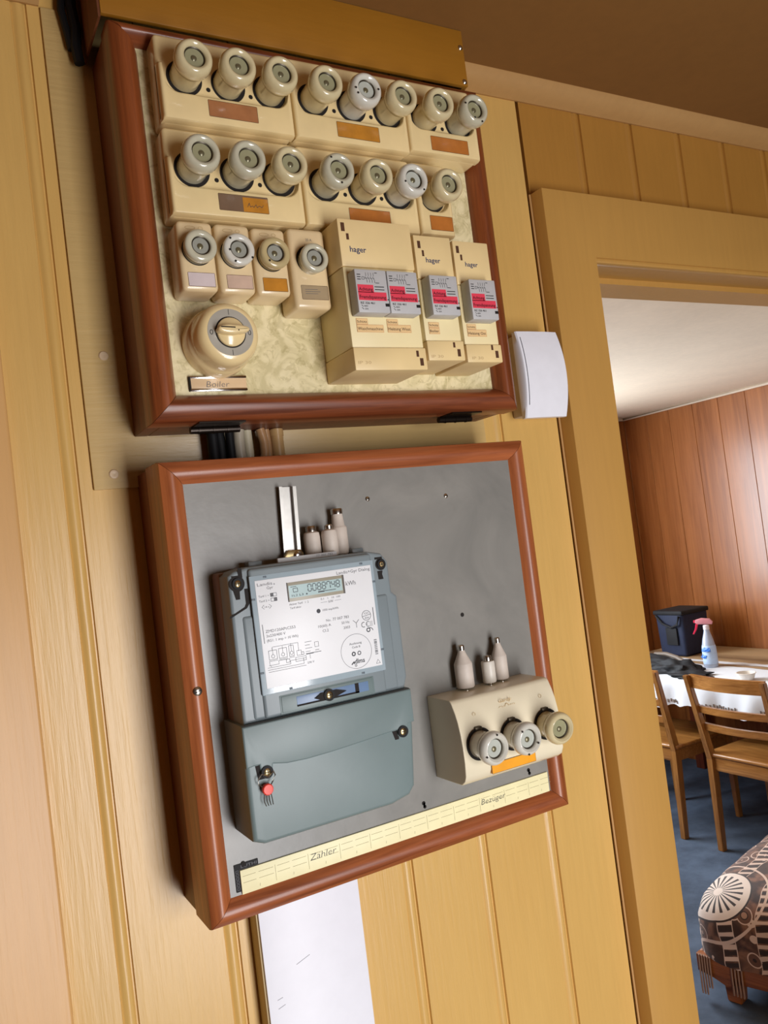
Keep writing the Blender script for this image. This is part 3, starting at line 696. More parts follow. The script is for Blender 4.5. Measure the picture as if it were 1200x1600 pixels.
SEG = {'0': 'abcdef', '8': 'abcdefg', '7': 'abcf', '4': 'bcfg'}
b = B(); yq = -141.5
def seven(b, ch, x, z, w_, h_, th=.75):
    sg = {'a': (x, z+h_, x+w_, z+h_), 'b': (x+w_, z+h_/2, x+w_, z+h_), 'c': (x+w_, z, x+w_, z+h_/2), 'd': (x, z, x+w_, z), 'e': (x, z, x, z+h_/2), 'f': (x, z+h_/2, x, z+h_), 'g': (x, z+h_/2, x+w_, z+h_/2)}
    for q in SEG[ch]:
        a0, c0, a1, c1 = sg[q]; k = .12
        line(b, a0+(a1-a0)*k, c0+(c1-c0)*k, a1-(a1-a0)*k, c1-(c1-c0)*k, yq, th)
for i, ch in enumerate('0088748'): seven(b, ch, 116.8+i*5.05, 300.2, 3.5, 6.6)
box(b, 127, 133.5, yq, yq-.12, 297.6, 298.8); line(b, 133, 298.4, 146, 298.4, yq, .6)
for k, wd in ((306.6, 6), ): line(b, 99, k, 99+wd, k, yq, .5)
rect(b, 101.5, 106, 301.5, 305, yq, .5)
text(b, '1L2 L3', 99.5, 297.4, yq, 2, 12); disk(b, (115, yq, 298.2), .8, .12, 10)
obj('lcd_digit', b, M_ink2, ls)
b = B()
text(b, 'Landis', 66.5, 311.6, YD, 2.9, 15); text(b, '+', 82.4, 310.6, YD, 2.6, 2); text(b, 'Gyr', 75.5, 307.8, YD, 2.7, 6.5)
text(b, 'Landis+Gyr Dialog', 149, 312, YD, 3.1, 37); text(b, 'kWh', 157.5, 300, YD, 4.4, 11)
for z, st in ((302, 0), (297.5, 1)):
    text(b, 'Tarif '+str(st+1)+' =', 66.5, z-1, YD, 2, 10.5); rect(b, 78.5, 84.5, z-1.4, z+1.6, YD, .4)
    box(b, 78.5+3*st, 81.5+3*st, YD, YD-.12, z-1.4, z+1.6)
poly(b, [(71, 293.8), (68.8, 291.8), (71, 289.8)], YD, .35); poly(b, [(76, 293.8), (78.3, 291.8), (76, 289.8)], YD, .35); text(b, '14 x', 71.5, 290.9, YD, 1.7, 4.5)
text(b, 'Aktiver Tarif   1  2', 96, 289.5, YD, 2, 20); text(b, 'Tarif aktiv', 96.3, 286, YD, 2, 11.5)
text(b, '0.1   1   10  100', 129, 290, YD, 1.9, 21); line(b, 128.5, 287.6, 135.5, 287.6, YD, .25); line(b, 143.5, 287.6, 150.5, 287.6, YD, .25); text(b, 'kW', 137, 286.3, YD, 2.6, 5)
text(b, '1000 imp/kWh', 129.5, 279.2, YD, 2, 17)
text(b, 'No.', 132, 268.6, YD, 2.5, 5.2); text(b, '77 007 783', 139, 268.6, YD, 2.7, 17.5); text(b, '50 Hz', 148, 263.6, YD, 2.5, 8.5); text(b, '2003', 149.5, 258.6, YD, 2.5, 7)
text(b, '10(60) A', 123, 264, YD, 2.5, 13.5); text(b, 'Cl.2', 127, 259.2, YD, 2.6, 6.3)
text(b, 'ZMD120APtCS53', 69.5, 267.8, YD, 2.7, 30); text(b, '3x230/400 V', 69.8, 263.6, YD, 2.6, 19); text(b, '(RS1: 1 imp = 10 Wh)', 69.8, 259.2, YD, 2.5, 31.5)
for a in (PI*.75, PI*.25, -PI/2): line(b, 163.8, 262.3, 163.8+4.6*math.cos(a), 262.3+4.4*math.sin(a), YD, .5)
obj('printed_text', b, M_ink, dp)
b = B()
line(b, 67, 276, 67.2, 258.5, YD, .55); line(b, 184, 275, 184, 257.6, YD, .7)
disk(b, (125.2, YD, 280), 2.1, .15, 18)
def circ(b, x, z, r_, wd=.35, n=24, a0=0, a1=2*PI): poly(b, [(x+r_*math.cos(a0+(a1-a0)*i/n), z+r_*math.sin(a0+(a1-a0)*i/n)) for i in range(n+1)], YD, wd)
circ(b, 176, 268, 4.8, .45); line(b, 171.2, 267.3, 180.8, 268.7, YD, .4); text(b, 'CH', 173.7, 269.3, YD, 1.8, 4.6); text(b, 'A54', 173.7, 264.8, YD, 1.8, 4.6)
circ(b, 171.8, 259.4, 2.4, .6, 12, PI*.35, PI*1.65); circ(b, 177, 259.4, 2.4, .6, 12, PI*.35, PI*1.65); line(b, 174.8, 259.4, 176.6, 259.4, YD, .5)
for k in range(4): line(b, 178.6, 257.4+k*1.3, 182, 257.4+k*1.3, YD, .3)
circ(b, 176.3, 253.6, 1.8, 1.0, 14); circ(b, 178.2, 252.2, 3.2, .7, 8, 0.1, 1.9)
for k in range(26):
    z = 243-k*.58
    if k % 3 != 2 or k % 5 == 0: line(b, 180.9, z, 184, z, YD, .34)
poly(b, [(180.6, 219.4), (185.2, 219.4), (182.9, 223.2), (180.6, 219.4)], YD, .3)
circ(b, 160.3, 235.2, 16.8, .3, 48)
text(b, 'Auslesung', 153.5, 242, YD, 2.2, 13.5); text(b, 'Code B', 156, 238.4, YD, 2.1, 9)
circ(b, 157, 233, 1.7, 1.2, 14); circ(b, 163.2, 233, 1.7, .8, 14)
text(b, 'dlms', 157.2, 223.4, YD, 4.6, 11, weight=.02); poly(b, [(153.5, 223), (156.5, 225.5), (156.5, 223.3)], YD, 1.1); circ(b, 158, 221.6, 1, .5, 10)
# wiring diagram
for xa, xb, zb in ((70, 78, 251), (80, 88, 251.5), (90.3, 95, 252.5)):
    rect(b, xa, xb, 242.5, zb, YD, .35); circ(b, (xa+xb)/2, 245.5, 1.6, .35, 10); line(b, (xa+xb)/2, 247, (xa+xb)/2, zb+2, YD, .3); line(b, xa-.5, 241.3, xb+.5, 241.3, YD, .3)
poly(b, [(73.5, 252), (74, 254), (100, 254), (100, 246)], YD, .3); rect(b, 98, 102.5, 242, 246.5, YD, .3); rect(b, 102.5, 105, 242, 244.5, YD, .35)
poly(b, [(68, 231.5), (106, 231.5)], YD, .3); poly(b, [(67.5, 235.5), (90.5, 235.5), (90.5, 238.5), (106.5, 238.5)], YD, .3); poly(b, [(67.5, 233.5), (104, 233.5), (104, 239)], YD, .3); poly(b, [(69, 237.5), (79, 237.5), (79, 240.5), (87, 240.5)], YD, .3); poly(b, [(70, 241), (70, 238), (71.5, 236)], YD, .3); rect(b, 86.5, 90, 237.3, 240.3, YD, .35); rect(b, 96, 106.8, 236.6, 240.4, YD, .3)
for z in (241.5, 244, 247, 250, 253): line(b, 107, z, 112+(z % 2)*2, z, YD, .35)
rect(b, 117, 121, 247, 251.5, YD, .3); line(b, 117, 244, 121, 244, YD, .4); line(b, 107, 242, 123, 242, YD, .5); poly(b, [(111, 241), (111, 237)], YD, .3); text(b, '230 V', 107.5, 232.6, YD, 1.9, 7)
obj('printed_symbol', b, M_ink2, dp)
# screw slot under the window
b = B(); box(b, 75, 176, -137, -140.3, 190.5, 208.5, 1); box(b, 77, 174, -140, -140.8, 192, 207, .5)
obj('slot_frame', b, M_meter2, mt)
b = B(); box(b, 92, 169, -140, -141, 195, 204.5, .5); ss = obj('slot_insert', b, M_blueg, mt, 'bluish inset strip')
b = B(); box(b, 92, 158, -141, -141.3, 195, 196.6); box(b, 154, 158, -141, -141.3, 195, 204.5); prism(b, [(110, 199), (117, 203), (134, 203), (144, 200), (134, 197), (117, 196)], -141, -142.5); obj('slot_shadow_gap', b, M_dark, ss)
mscrew(125, -142, 199.5, 5)
# terminal cover
b = B()
pts = [(35.5, 84), (46, 79.5), (180, 79.5), (201, 84), (208, 92), (214, 150), (215.5, 188.3), (36, 188.3)]
prism(b, pts, -90, -140, 4, 3)
low = obj('terminal_cover', b, M_meter2, mt, angle=50)
b = B()
sm = [(62, 149), (75, 146.3), (95, 145.3), (122, 146), (145, 147.3), (165, 148.6), (184, 150)]
pts = [(35.8, 187.6), (35.8, 150), (43, 151), (48.5, 151), (49, 140.5), (60, 140.5), (61.5, 149)] + sm + [(194, 150.5), (194.5, 144), (207, 144), (207.5, 154), (215, 155), (215.3, 187.6)]
prism(b, pts, -138, -142.2, 1.5, 2); obj('cover_upper_step', b, M_meter2, mt, angle=50)
b = B(); poly(b, [(38, 188.4), (214, 188.4)], -140.8, .9)
prism(b, [(44.5, 150.6), (48.8, 150.6), (49.5, 141), (54, 137.5), (46, 137.5)], -140, -140.25); prism(b, [(189, 149.8), (196, 149.8), (196, 141), (191.5, 141)], -140, -140.25)
obj('cover_seam', b, M_dark, mt)
mscrew(54.5, -142.2, 143.5, 5); mscrew(200, -142.2, 148, 5)
# seal
t = thing('meter_seal', 'red plastic seal on a wire hanging from the lower left meter screw', 'seal', (52, -143, 128))
b = B(); pp = [(49, -143.5, 143), (44, -145, 139), (44.5, -145, 135), (50, -145, 130)]; tube(b, pp, .6, 6)
tube(b, [(60, -143.5, 143.5), (61, -145, 140), (58, -145, 135), (54, -145, 130)], .6, 6); tube(b, [(49.5, -143.5, 142.5), (54, -146, 139.5), (60, -143.5, 143)], .5, 6)
for k in range(4): tube(b, [(49+k*1.9, -145, 126), (47.5+k*2.6, -145.6, 119), (49+k*2.2, -145.6, 114.5)], .45, 6)
obj('seal_wire', b, M_wire, t)
b = B(); lathe(b, [(0, 0), (5.2, 0), (5.2, 3.6), (4.4, 4.4), (0, 4.6)], (52, -143.2, 129), seg=12); obj('seal_disc', b, M_sealr, t)

# DIN rail and spare fuse cartridges
b = B(); hat = [(0, 0), (3.2, 0), (3.2, 5.5), (14.8, 5.5), (14.8, 0), (18.5, 0), (18.5, 1.1), (16, 1.1), (16, 6.8), (2, 6.8), (2, 1.1), (0, 1.1)]
prism(b, [(114.5+x, -91-(6.8-y)) for x, y in hat], 331.5, 406, axes='xy')
o = obj('mounting_rail', b, plain('galvanised_steel', (204, 202, 196), 0.3, 0.95, var=.15, scale=40), off=(123, -94, 331.5)); o.rotation_euler = (0, math.radians(2.6), 0)
tag(o, 'short shiny metal rail standing on top of the electricity meter', 'rail')
t = thing('rail_clamp', 'brass clamp plate with screw at the foot of the metal rail', 'clamp', (120, -104, 331))
b = B(); prism(b, [(112, 331), (134, 331), (134, 337), (131, 341), (118, 341.5), (113.5, 337)], -99.5, -103, .8); obj('clamp_plate', b, M_brass, t)
b = B(); lathe(b, [(0, 0), (4.3, 0), (4.3, 1.5), (2.5, 3.2), (0, 3.5)], (127, -103, 335.5), seg=18); obj('clamp_screw', b, M_chrome, t)
def cartridge(x, y, z, prof_body, caps, label, group, mat=None):
    t = thing('fuse_cartridge', label, 'fuse', (x, y, z), group)
    b = B(); lathe(b, prof_body, (x, y, z), axis='z', seg=28); obj('porcelain_body', b, mat or M_porc, t, angle=40)
    for cp_ in caps: b = B(); lathe(b, cp_, (x, y, z), axis='z', seg=24); obj('metal_cap', b, M_steel, t)
gm = 'spare cartridges on top of the meter'
cartridge(145.5, -101, 330.6, [(0, .5), (7.5, .5), (8.5, 2), (8.6, 21), (7.8, 25.5), (5, 27)], [[(5.4, 26), (5.6, 31), (4.8, 32.6), (0, 32.8)]], 'small porcelain fuse cartridge nearest the metal rail on the meter', gm)
cartridge(161, -110, 330.6, [(0, .5), (7.4, .5), (8.2, 2), (8.2, 22), (7.2, 26), (4, 27.5)], [[(3.8, 27), (4, 31), (3.2, 32), (0, 32)]], 'middle small porcelain cartridge on the meter, with narrow cap', gm)
cartridge(177.5, -99.5, 330.6, [(0, .5), (7.8, .5), (8.6, 2), (8.6, 27.5), (8, 28.5), (6.8, 30), (5.7, 42)], [[(6.2, 42), (6.4, 46.5), (5.6, 47.8), (0, 48)]], 'tallest porcelain fuse cartridge on top of the meter', gm)

# right fuse box with three plugs
rb = thing('fuse_box', 'cream fuse box with curved front mounted on the grey panel', 'fuse holder', (330, -90, 76.5))
b = B()
prf = [(-90, 76.5), (-138.5, 76.8), (-145, 81), (-148.5, 88), (-149.5, 100), (-149.2, 118), (-148, 130), (-145.5, 142), (-142, 152), (-138, 160), (-136, 162.8), (-133, 164.3), (-90, 164.6)]
t2 = B(); prism(t2, prf, 264, 396, axes='yz')
merge(b, t2)
bev = [e for e in b.edges if all(abs(v.co.x-264) < .01 for v in e.verts) or all(abs(v.co.x-396) < .01 for v in e.verts)]
hb = obj('housing', b, plain('cream_box', (228, 218, 190), .28, var=.04, scale=20, coat=.3), rb, angle=40)
md = hb.modifiers.new('bevel', 'BEVEL'); md.width = .0018; md.segments = 3; md.limit_method = 'ANGLE'; md.angle_limit = math.radians(50)
for x, z in ((285.5, 117), (329.5, 117), (376, 118)):
    b = B(); ring(b, (x, -149.1, z), 12, 17, .6); obj('socket', b, M_dark, rb)
    b = B(); box(b, x-4, x+5, -144, -150.5, z+13, z+18, 1.4); obj('contact_tab', b, plain('tarnished_metal', (84, 76, 62), .4, .8), rb)
b = B(); box(b, 296.5, 355, -146, -149.9, 83, 93.2, 0); cdp = obj('label_card', b, M_orange, rb, 'bright orange name card')
b = B(); rect(b, 296.5, 355, 83, 93.2, -149.6, .8); obj('label_rim', b, plain('dark_rim', (86, 62, 36), 0.6), rb)
b = B()
for xx, zz in ((286, 147), (376, 148)):
    pts = [(xx+1.8*math.cos(a*PI/6), zz+1.8*math.sin(a*PI/6)) for a in range(13)]; poly(b, pts, -144.2, .35)
Y_ = -143.2
for k, (xa, xb) in enumerate(((319, 327), (333, 341))): text(b, ('CH', '1023')[k], xa, 145.5, Y_-.6, 2.6, xb-xa)
pts = [(330+2.2*math.cos(a*PI/6), 147+2.4*math.sin(a*PI/6)) for a in range(13)]; poly(b, pts, Y_-.6, .5)
text(b, 'Gardy', 321, 151.5, Y_+.3, 3.6, 17, shear=.3)
obj('printed_mark', b, M_faint, rb)
for x, z, m, d, n, tl in ((285.5, 117, capW, ((-.1+PI*.5, 14.5), (-2.8, 14.5)), 'pale screw fuse cap, left one of three on the lower fuse box', (.05, .03)),
        (329.5, 117, capW, ((2.3, 14), (-1.8, 15), (-.5, 11.6)), 'pale screw fuse cap in the middle of the lower fuse box', (.05, 0)),
        (376, 118, capY, (), 'yellowed screw fuse cap at the right end of the lower fuse box', (.05, -.08))):
    fuse_cap(x, z, -147, 31, 17.4, 10.2, m, n, 'screw fuses of the lower fuse box', M_glassw if m is capW else None, d, tl)
gm = 'spare cartridges on top of the lower fuse box'
def tall(x, k, r_, label, mat=None):
    cartridge(x, -102, 164.8, [(0, 2), (r_*.5, 2), (r_*.92, 2.2), (r_, 3.2), (r_, 28), (r_*.96, 29), (r_*.5, 39), (r_*.34, 43.5)], [[(0, 0), (r_*.4, 0), (r_*.45, 2.2)], [(r_*.36, 43.2), (r_*.38, 48), (r_*.28, 49.2), (0, 49.4)]], label, gm, mat)
tall(308.5, 0, 10.2, 'thick bottle-shaped porcelain cartridge at the left on the lower fuse box')
tall(358.5, 0, 8.6, 'slimmer bottle-shaped porcelain cartridge at the right on the lower fuse box')
cartridge(339, -106, 164.8, [(0, 2), (4, 2), (6.9, 2.3), (7.6, 3.5), (7.6, 24.5), (7, 26), (4.4, 26.4)], [[(0, 0), (3, 0), (3.4, 2.2)], [(4.4, 26), (4.6, 31), (3.8, 32.4), (0, 32.6)]], 'short white porcelain cartridge in the middle on the lower fuse box', gm, M_porcw)

# designation strip and black tag
t = thing('designation_strip', 'pale yellow card strip with handwritten Zähler and Bezüger along the panel bottom', 'label strip', (224, -90, 22.5))
b = B(); box(b, 34, 414, -90, -92, 23, 45.5, .3); stp = obj('strip_card', b, M_strip, t)
b = B()
for k in range(11):
    xk = 34+35*k
    if k: line(b, xk, 26, xk, 41, -92, .35)
    for z in (33.5, 39.5):
        line(b, xk+2, z, xk+15, z, -92, .35); line(b, xk+18, z, xk+33, z, -92, .35)
    if k < 11: line(b, xk+18, 26, xk+18.4, 28.5, -92, .35)
obj('grid_line', b, M_stripg, stp)
b = B(); text(b, 'Zähler', 106, 33.5, -92.1, 6.4, 29, shear=.2, weight=-.014); obj('handwriting', b, M_ink2, stp); b = B(); text(b, 'Bezüger', 316, 32.5, -92.1, 6.4, 34, shear=.2, weight=-.014); obj('handwriting', b, M_ink2, stp)
t = thing('punched_tag', 'black L-shaped punched tag at the lower left corner of the grey panel', 'tag', (32, -90, 25))
b = B(); prism(b, [(29, 51.5), (53, 51.5), (53, 46.2), (33.6, 46.2), (33.6, 26), (29, 26)], -90, -91); tg = obj('tag_plate', b, M_blackp, t)
b = B(); text(b, 'LUTHI', 35.5, 47.4, -91, 2.8, 16)
for k in range(6): rect(b, 30, 32.6, 28+k*3.2, 30+k*3.2, -91, .3)
obj('tag_mark', b, M_ink, tg)
b = B(); disk(b, (38.5, -91, 50.5), 2.4, .3, 16); obj('tag_hole', b, M_dark, tg)

# white signal box beside the door casing
t = thing('chime_box', 'white curved plastic chime box between fuse cabinet and door casing', 'door chime', (535, -0.5, 476))
b = B(); box(b, 507, 572, -.5, -30, 480, 588, 2); obj('backplate', b, plain('chime_base', (190, 176, 160), .5), t, 'beige back box')
b = B(); n = 14; front = []
t2 = B(); rows = []
for i in range(n+1):
    k = i/n; z = 475+115*k; q = 1-(2*k-1)**2; yf = -36-8*q; xb = 1.5*q
    rows.append([t2.verts.new(p_) for p_ in ((500-0, -28, z), (499.5, yf+2, z), (501, yf, z), (520, yf-1.2, z), (550, yf-1.2, z), (569+xb*2, yf, z), (571+xb*2, yf+2, z), (571.5+xb*2, -28, z))])
for ra, rb_ in zip(rows, rows[1:]):
    for i in range(8): t2.faces.new((ra[i], ra[(i+1) % 8], rb_[(i+1) % 8], rb_[i]))
t2.faces.new(rows[0]); t2.faces.new(rows[-1]); bmesh.ops.recalc_face_normals(t2, faces=t2.faces); merge(b, t2)
cvx = obj('chime_cover', b, M_white, t, angle=40)
b = B()
for i in range(n-3):
    k0, k1 = (i+2)/n, (i+3)/n
    f_ = lambda k: -36-8*(1-(2*k-1)**2)
    for xx in (504,):
        vv = [b.verts.new(p_) for p_ in ((xx, f_(k0)-.5, 475+115*k0), (xx+.9, f_(k0)-.6, 475+115*k0), (xx+.9, f_(k1)-.6, 475+115*k1), (xx, f_(k1)-.5, 475+115*k1))]; b.faces.new(vv)
obj('cover_slit', b, plain('slit_dark', (70, 66, 74), .6), cvx)

# ------------------------------------------------------------------ dining room beyond the doorway
DX = 3960
M_carpet = paint('blue_grey_carpet', (84, 98, 118), 0.95, stroke=(1, 1, 1), sscale=300, bs=0.8, stain=(52, 62, 78), stainamt=.8, big=6)
bm = B(); box(bm, 60, DX+100, 112, DFAR+100, FLOOR-20, FLOOR); o = struct('floor_dining', bm, M_carpet)
M_dceil = paint('dining_ceiling_paint', (232, 214, 190), 0.8, sscale=40, bs=0.05)
bm = B(); box(bm, 60, DX+100, 112, DFAR+100, CEIL, CEIL+20)
struct('ceiling_dining', bm, M_dceil)
def panelwood():
    m = wood('panel_wall_wood', (132, 74, 30), (176, 110, 58), 'z', 0.34, scale=.3, coat=0.2); return m
M_pw = panelwood()
bm = B()
ys = 112
while ys < DFAR-5:
    y2 = min(ys+185, DFAR); box(bm, DX, DX+14, ys+.6, y2-.6, FLOOR, CEIL, 2, 1); ys = y2
box(bm, DX+14, DX+100, 112, DFAR, FLOOR, CEIL)
struct('wall_dining_right', bm, M_pw)
dx0, dx1, dz0, dz1 = DWIN
bm = B(); xs = 60
box(bm, 60, dx0, DFAR, DFAR+100, FLOOR, CEIL); box(bm, dx0, dx1, DFAR, DFAR+100, FLOOR, dz0); box(bm, dx0, dx1, DFAR, DFAR+100, dz1, CEIL)
xs = dx1
while xs < DX-5:
    x2 = min(xs+185, DX); box(bm, xs, x2, DFAR, DFAR+14, FLOOR, CEIL, 1.5, 1); xs = x2
box(bm, dx1, DX+100, DFAR+14, DFAR+100, FLOOR, CEIL)
struct('wall_dining_far', bm, M_pw)
bm = B(); box(bm, -40, 60, 112, DFAR+100, FLOOR, CEIL); struct('wall_dining_left', bm, M_pw)
window('window_2', dx0, dx1, dz0, dz1, DFAR+10, DFAR+70)
bm = B(); box(bm, DX-22, DX, 112, DFAR, CEIL-18, CEIL, 6, 3); box(bm, 60, DX-22, DFAR-22, DFAR, CEIL-18, CEIL, 6, 3); struct('trim_3', bm, M_dceil)

# chairs
M_chz = wood('chair_wood_z', (120, 74, 30), (176, 122, 62), 'z', .35)
M_chy = wood('chair_wood_y', (132, 82, 34), (188, 132, 70), 'y', .3)
def bar(bm, a, b_, wa, wb, ta, tb):
    """tapered bar from a to b; w along y, t along x"""
    t = B(); vs = []
    for p_, w_, q in ((a, wa, ta), (b_, wb, tb)):
        for sx, sy_ in ((-1, -1), (1, -1), (1, 1), (-1, 1)): vs.append(t.verts.new((p_[0]+sx*q/2, p_[1]+sy_*w_/2, p_[2])))
    for q in ((3, 2, 1, 0), (4, 5, 6, 7), (0, 1, 5, 4), (1, 2, 6, 5), (2, 3, 7, 6), (3, 0, 4, 7)): t.faces.new([vs[i] for i in q])
    bmesh.ops.bevel(t, geom=list(t.edges), offset=2.5, segments=2, affect='EDGES'); merge(bm, t)
def chair(x, y, label):
    """seat faces +x; x,y = rear leg line, centre of the back"""
    t = thing('dining_chair', label, 'chair', (x, y, FLOOR), 'wooden dining chairs at the table')
    F_ = FLOOR
    for s_ in (-1, 1):
        b = B(); yy = y+s_*188
        bar(b, (x+8, yy, F_), (x+22, yy+s_*2, F_+430), 30, 36, 30, 38); bar(b, (x+22, yy+s_*2, F_+425), (x-62, yy+s_*14, F_+835), 34, 26, 36, 26)
        obj('rear_post', b, M_chz, t)
        b = B(); bar(b, (x+410, y+s_*195, F_), (x+405, y+s_*190, F_+425), 26, 36, 26, 36); obj('front_leg', b, M_chz, t)
    def slat(z, hgt, bow, name='back_slat'):
        t2 = B(); n = 10; rows = []
        for i in range(n+1):
            k = i/n; yy = y-188+376*k; yy = y+(yy-y)*(1+.05*(z-FLOOR-430)/400); fr = (z-FLOOR-430)/405
            xx = x+22-84*fr - bow*math.sin(PI*k)+10
            rows.append([t2.verts.new(p_) for p_ in ((xx-9, yy, z), (xx+9, yy, z), (xx+7, yy, z+hgt), (xx-11, yy, z+hgt))])
        for ra, rb_ in zip(rows, rows[1:]):
            for i in range(4): t2.faces.new((ra[i], ra[(i+1) % 4], rb_[(i+1) % 4], rb_[i]))
        t2.faces.new(rows[0]); t2.faces.new(rows[-1]); bmesh.ops.recalc_face_normals(t2, faces=t2.faces)
        obj(name, t2, M_chy, t, angle=40)
    slat(F_+775, 62, 26, 'top_rail'); slat(F_+655, 32, 24); slat(F_+570, 32, 22)
    b = B(); box(b, x+5, x+430, y-215, y+215, F_+438, F_+458, 8, 3); obj('seat', b, M_chy, t)
    b = B(); box(b, x+14, x+32, y-175, y+175, F_+375, F_+437, 2); box(b, x+400, x+418, y-175, y+175, F_+375, F_+437, 2)
    for s_ in (-1, 1): box(b, x+35, x+395, y+s_*185-9, y+s_*185+9, F_+375, F_+437, 2)
    obj('seat_frame', b, M_chy, t)
    return t
chair(2915, 1655, 'wooden slat-back dining chair fully in the doorway view, nearest the camera')
chair(2915, 2250, 'wooden slat-back dining chair half hidden behind the door casing, left of the other')

# table
t = thing('dining_table', 'dark wooden dining table against the panelled wall, covered by a white cloth', 'table', (3510, 1950, FLOOR))
b = B(); box(b, 3080, 3930, 1180, 2800, -576, -552, 3); obj('table_top', b, M_chy, t)
for x in (3150, 3870):
    for y in (1250, 2720): b = B(); box(b, x-30, x+30, y-30, y+30, FLOOR, -577, 3); obj('leg', b, M_cz, t)
b = B(); box(b, 3160, 3178, 1285, 2685, -650, -577); box(b, 3842, 3860, 1285, 2685, -650, -577); obj('apron', b, M_cz, t)
def clothmat():
    m, nt, b = newmat('white_tablecloth')
    tc = nt.nodes.new('ShaderNodeTexCoord'); sp_ = nt.nodes.new('ShaderNodeSeparateXYZ'); nt.links.new(tc.outputs['Object'], sp_.inputs[0])
    v = noi(nt, coords(nt, (1, .2, 1)), 30, 3)
    ad = nt.nodes.new('ShaderNodeMath'); ad.operation = 'MULTIPLY_ADD'; ad.inputs[1].default_value = .08
    nt.links.new(v, ad.inputs[0]); nt.links.new(sp_.outputs[0], ad.inputs[2])
    wht = rgb((226, 230, 236)); br = rgb((122, 92, 60)); tn = rgb((176, 146, 106))
    r_ = ramp(nt, ad.outputs[0], [(0.0, wht), (0.40, wht), (0.405, br), (0.43, tn), (0.45, br), (0.47, wht), (0.50, wht), (0.51, tn), (0.60, br), (0.7, tn)])
    nt.links.new(r_, b.inputs['Base Color']); b.inputs['Roughness'].default_value = .8
    return m
b = B(); n = 90; rows = []
for i in range(n+1):
    y = 1150+1680*i/n
    wv = 12*math.sin(y*.021)+8*math.sin(y*.047+1)
    hem = -690+14*math.sin(y*.012+2)+6*math.sin(y*.05)
    rows.append([b.verts.new(p_) for p_ in ((3935, y, -549), (3500, y, -549), (3085, y, -549), (3076, y, -551), (3071, y, -558), (3066+wv*.3, y, -600), (3058+wv*.8, y, -650), (3055+wv, y, hem), (3058+wv, y, hem), (3061+wv*.8, y, -650), (3069+wv*.3, y, -600), (3074, y, -560), (3086, y, -551.5), (3935, y, -551.5))])
for ra, rb_ in zip(rows, rows[1:]):
    for i in range(14): b.faces.new((ra[i], ra[(i+1) % 14], rb_[(i+1) % 14], rb_[i]))
b.faces.new(rows[0]); b.faces.new(rows[-1])
bmesh.ops.recalc_face_normals(b, faces=b.faces)
t = thing('tablecloth', 'white tablecloth with brown bands hanging over the dining table edge', 'tablecloth', (3080, 1950, -551))
cl = obj('cloth', b, clothmat(), t, angle=60)
b = B()
for i in range(96):
    y = 1190+i*16.5
    if (i//7) % 3 == 1: continue
    wv = 12*math.sin(y*.021)+8*math.sin(y*.047+1)
    box(b, 3055+wv*.9-2.2, 3055+wv*.9-1, y, y+8, -671+4*(i % 2), -655+4*(i % 2))
obj('embroidered_border', b, plain('cloth_motif', (110, 92, 80), .8), cl)

# shoulder bag, strap heap, bottle, bowl
M_bag = plain('navy_fabric', (24, 34, 62), 0.7, var=.15, scale=30); M_bagd = plain('black_fabric', (18, 18, 22), .75, var=.2, scale=30)
t = thing('cool_bag', 'dark navy fabric bag standing on the dining table by the wall', 'bag', (3600, 2440, -549))
def taper(bm, x0, x1, y0, y1, z0, z1, k, r_=18):
    t2 = B(); box(t2, x0, x1, y0, y1, z0, z1, r_, 3)
    cx_, cy_ = (x0+x1)/2, (y0+y1)/2
    for v in t2.verts:
        q = 1+k*(v.co.z-z0)/(z1-z0); v.co.x = cx_+(v.co.x-cx_)*q; v.co.y = cy_+(v.co.y-cy_)*q
        nn = noise.noise(v.co*.008)*10; v.co.x += nn; v.co.y += nn
    merge(bm, t2)
b = B(); taper(b, 3570, 3780, 2470, 2660, -549, -292, .08); obj('bag_body', b, M_bag, t, angle=60)
b = B(); taper(b, 3556, 3792, 2456, 2674, -306, -280, .0, 8); obj('bag_lid', b, M_bagd, t, angle=60)
b = B(); box(b, 3555, 3567, 2510, 2590, -480, -380, 3); obj('pocket', b, M_bagd, t)
b = B(); tube(b, [(3556, 2480, -310), (3548, 2495, -360), (3550, 2540, -376), (3548, 2600, -355), (3556, 2650, -310)], 7, 8); obj('handle', b, M_bagd, t)
def lump(bm, cx_, cy_, cz_, rx, ry, rz, seed, amp=.35):
    t2 = B(); bmesh.ops.create_icosphere(t2, subdivisions=4, radius=1)
    for v in t2.verts:
        d = v.co.normalized(); q = 1+amp*noise.noise(d*2.3+Vector((seed, 0, 0)))
        v.co = Vector((cx_+rx*d.x*q, cy_+ry*d.y*q, max(cz_+rz*max(d.z, -.02)*q, cz_)))
    merge(bm, t2)
t = thing('rumpled_jacket', 'rumpled black cloth lying in front of the navy bag on the table', 'cloth', (3300, 2260, -549))
b = B(); lump(b, 3255, 2440, -548.5, 90, 190, 70, 3); lump(b, 3240, 2260, -548.5, 90, 150, 55, 9, .5); lump(b, 3170, 2110, -548.5, 80, 110, 22, 5, .5); obj('cloth_heap', b, M_bagd, t, angle=60)
b = B(); tube(b, [(3320, 2470, -485), (3310, 2380, -478), (3300, 2300, -490), (3290, 2230, -515)], 12, 8); obj('strap', b, plain('tan_strap', (110, 96, 84), .6), t)
t = thing('spray_bottle', 'clear spray bottle with pink trigger and blue-white label on the dining table', 'bottle', (3350, 2130, -549))
b = B(); bx, by, bz = 3400, 2165, -549
lathe(b, [(0, 0), (34, 0), (37, 5), (37, 60), (35, 110), (27, 150), (17, 185), (14, 200), (14, 206)], (bx, by, bz), 'z', 28)
bo = obj('bottle_body', b, plain('clear_blue_plastic', (176, 186, 206), .15, var=.03, coat=.5), t, angle=60)
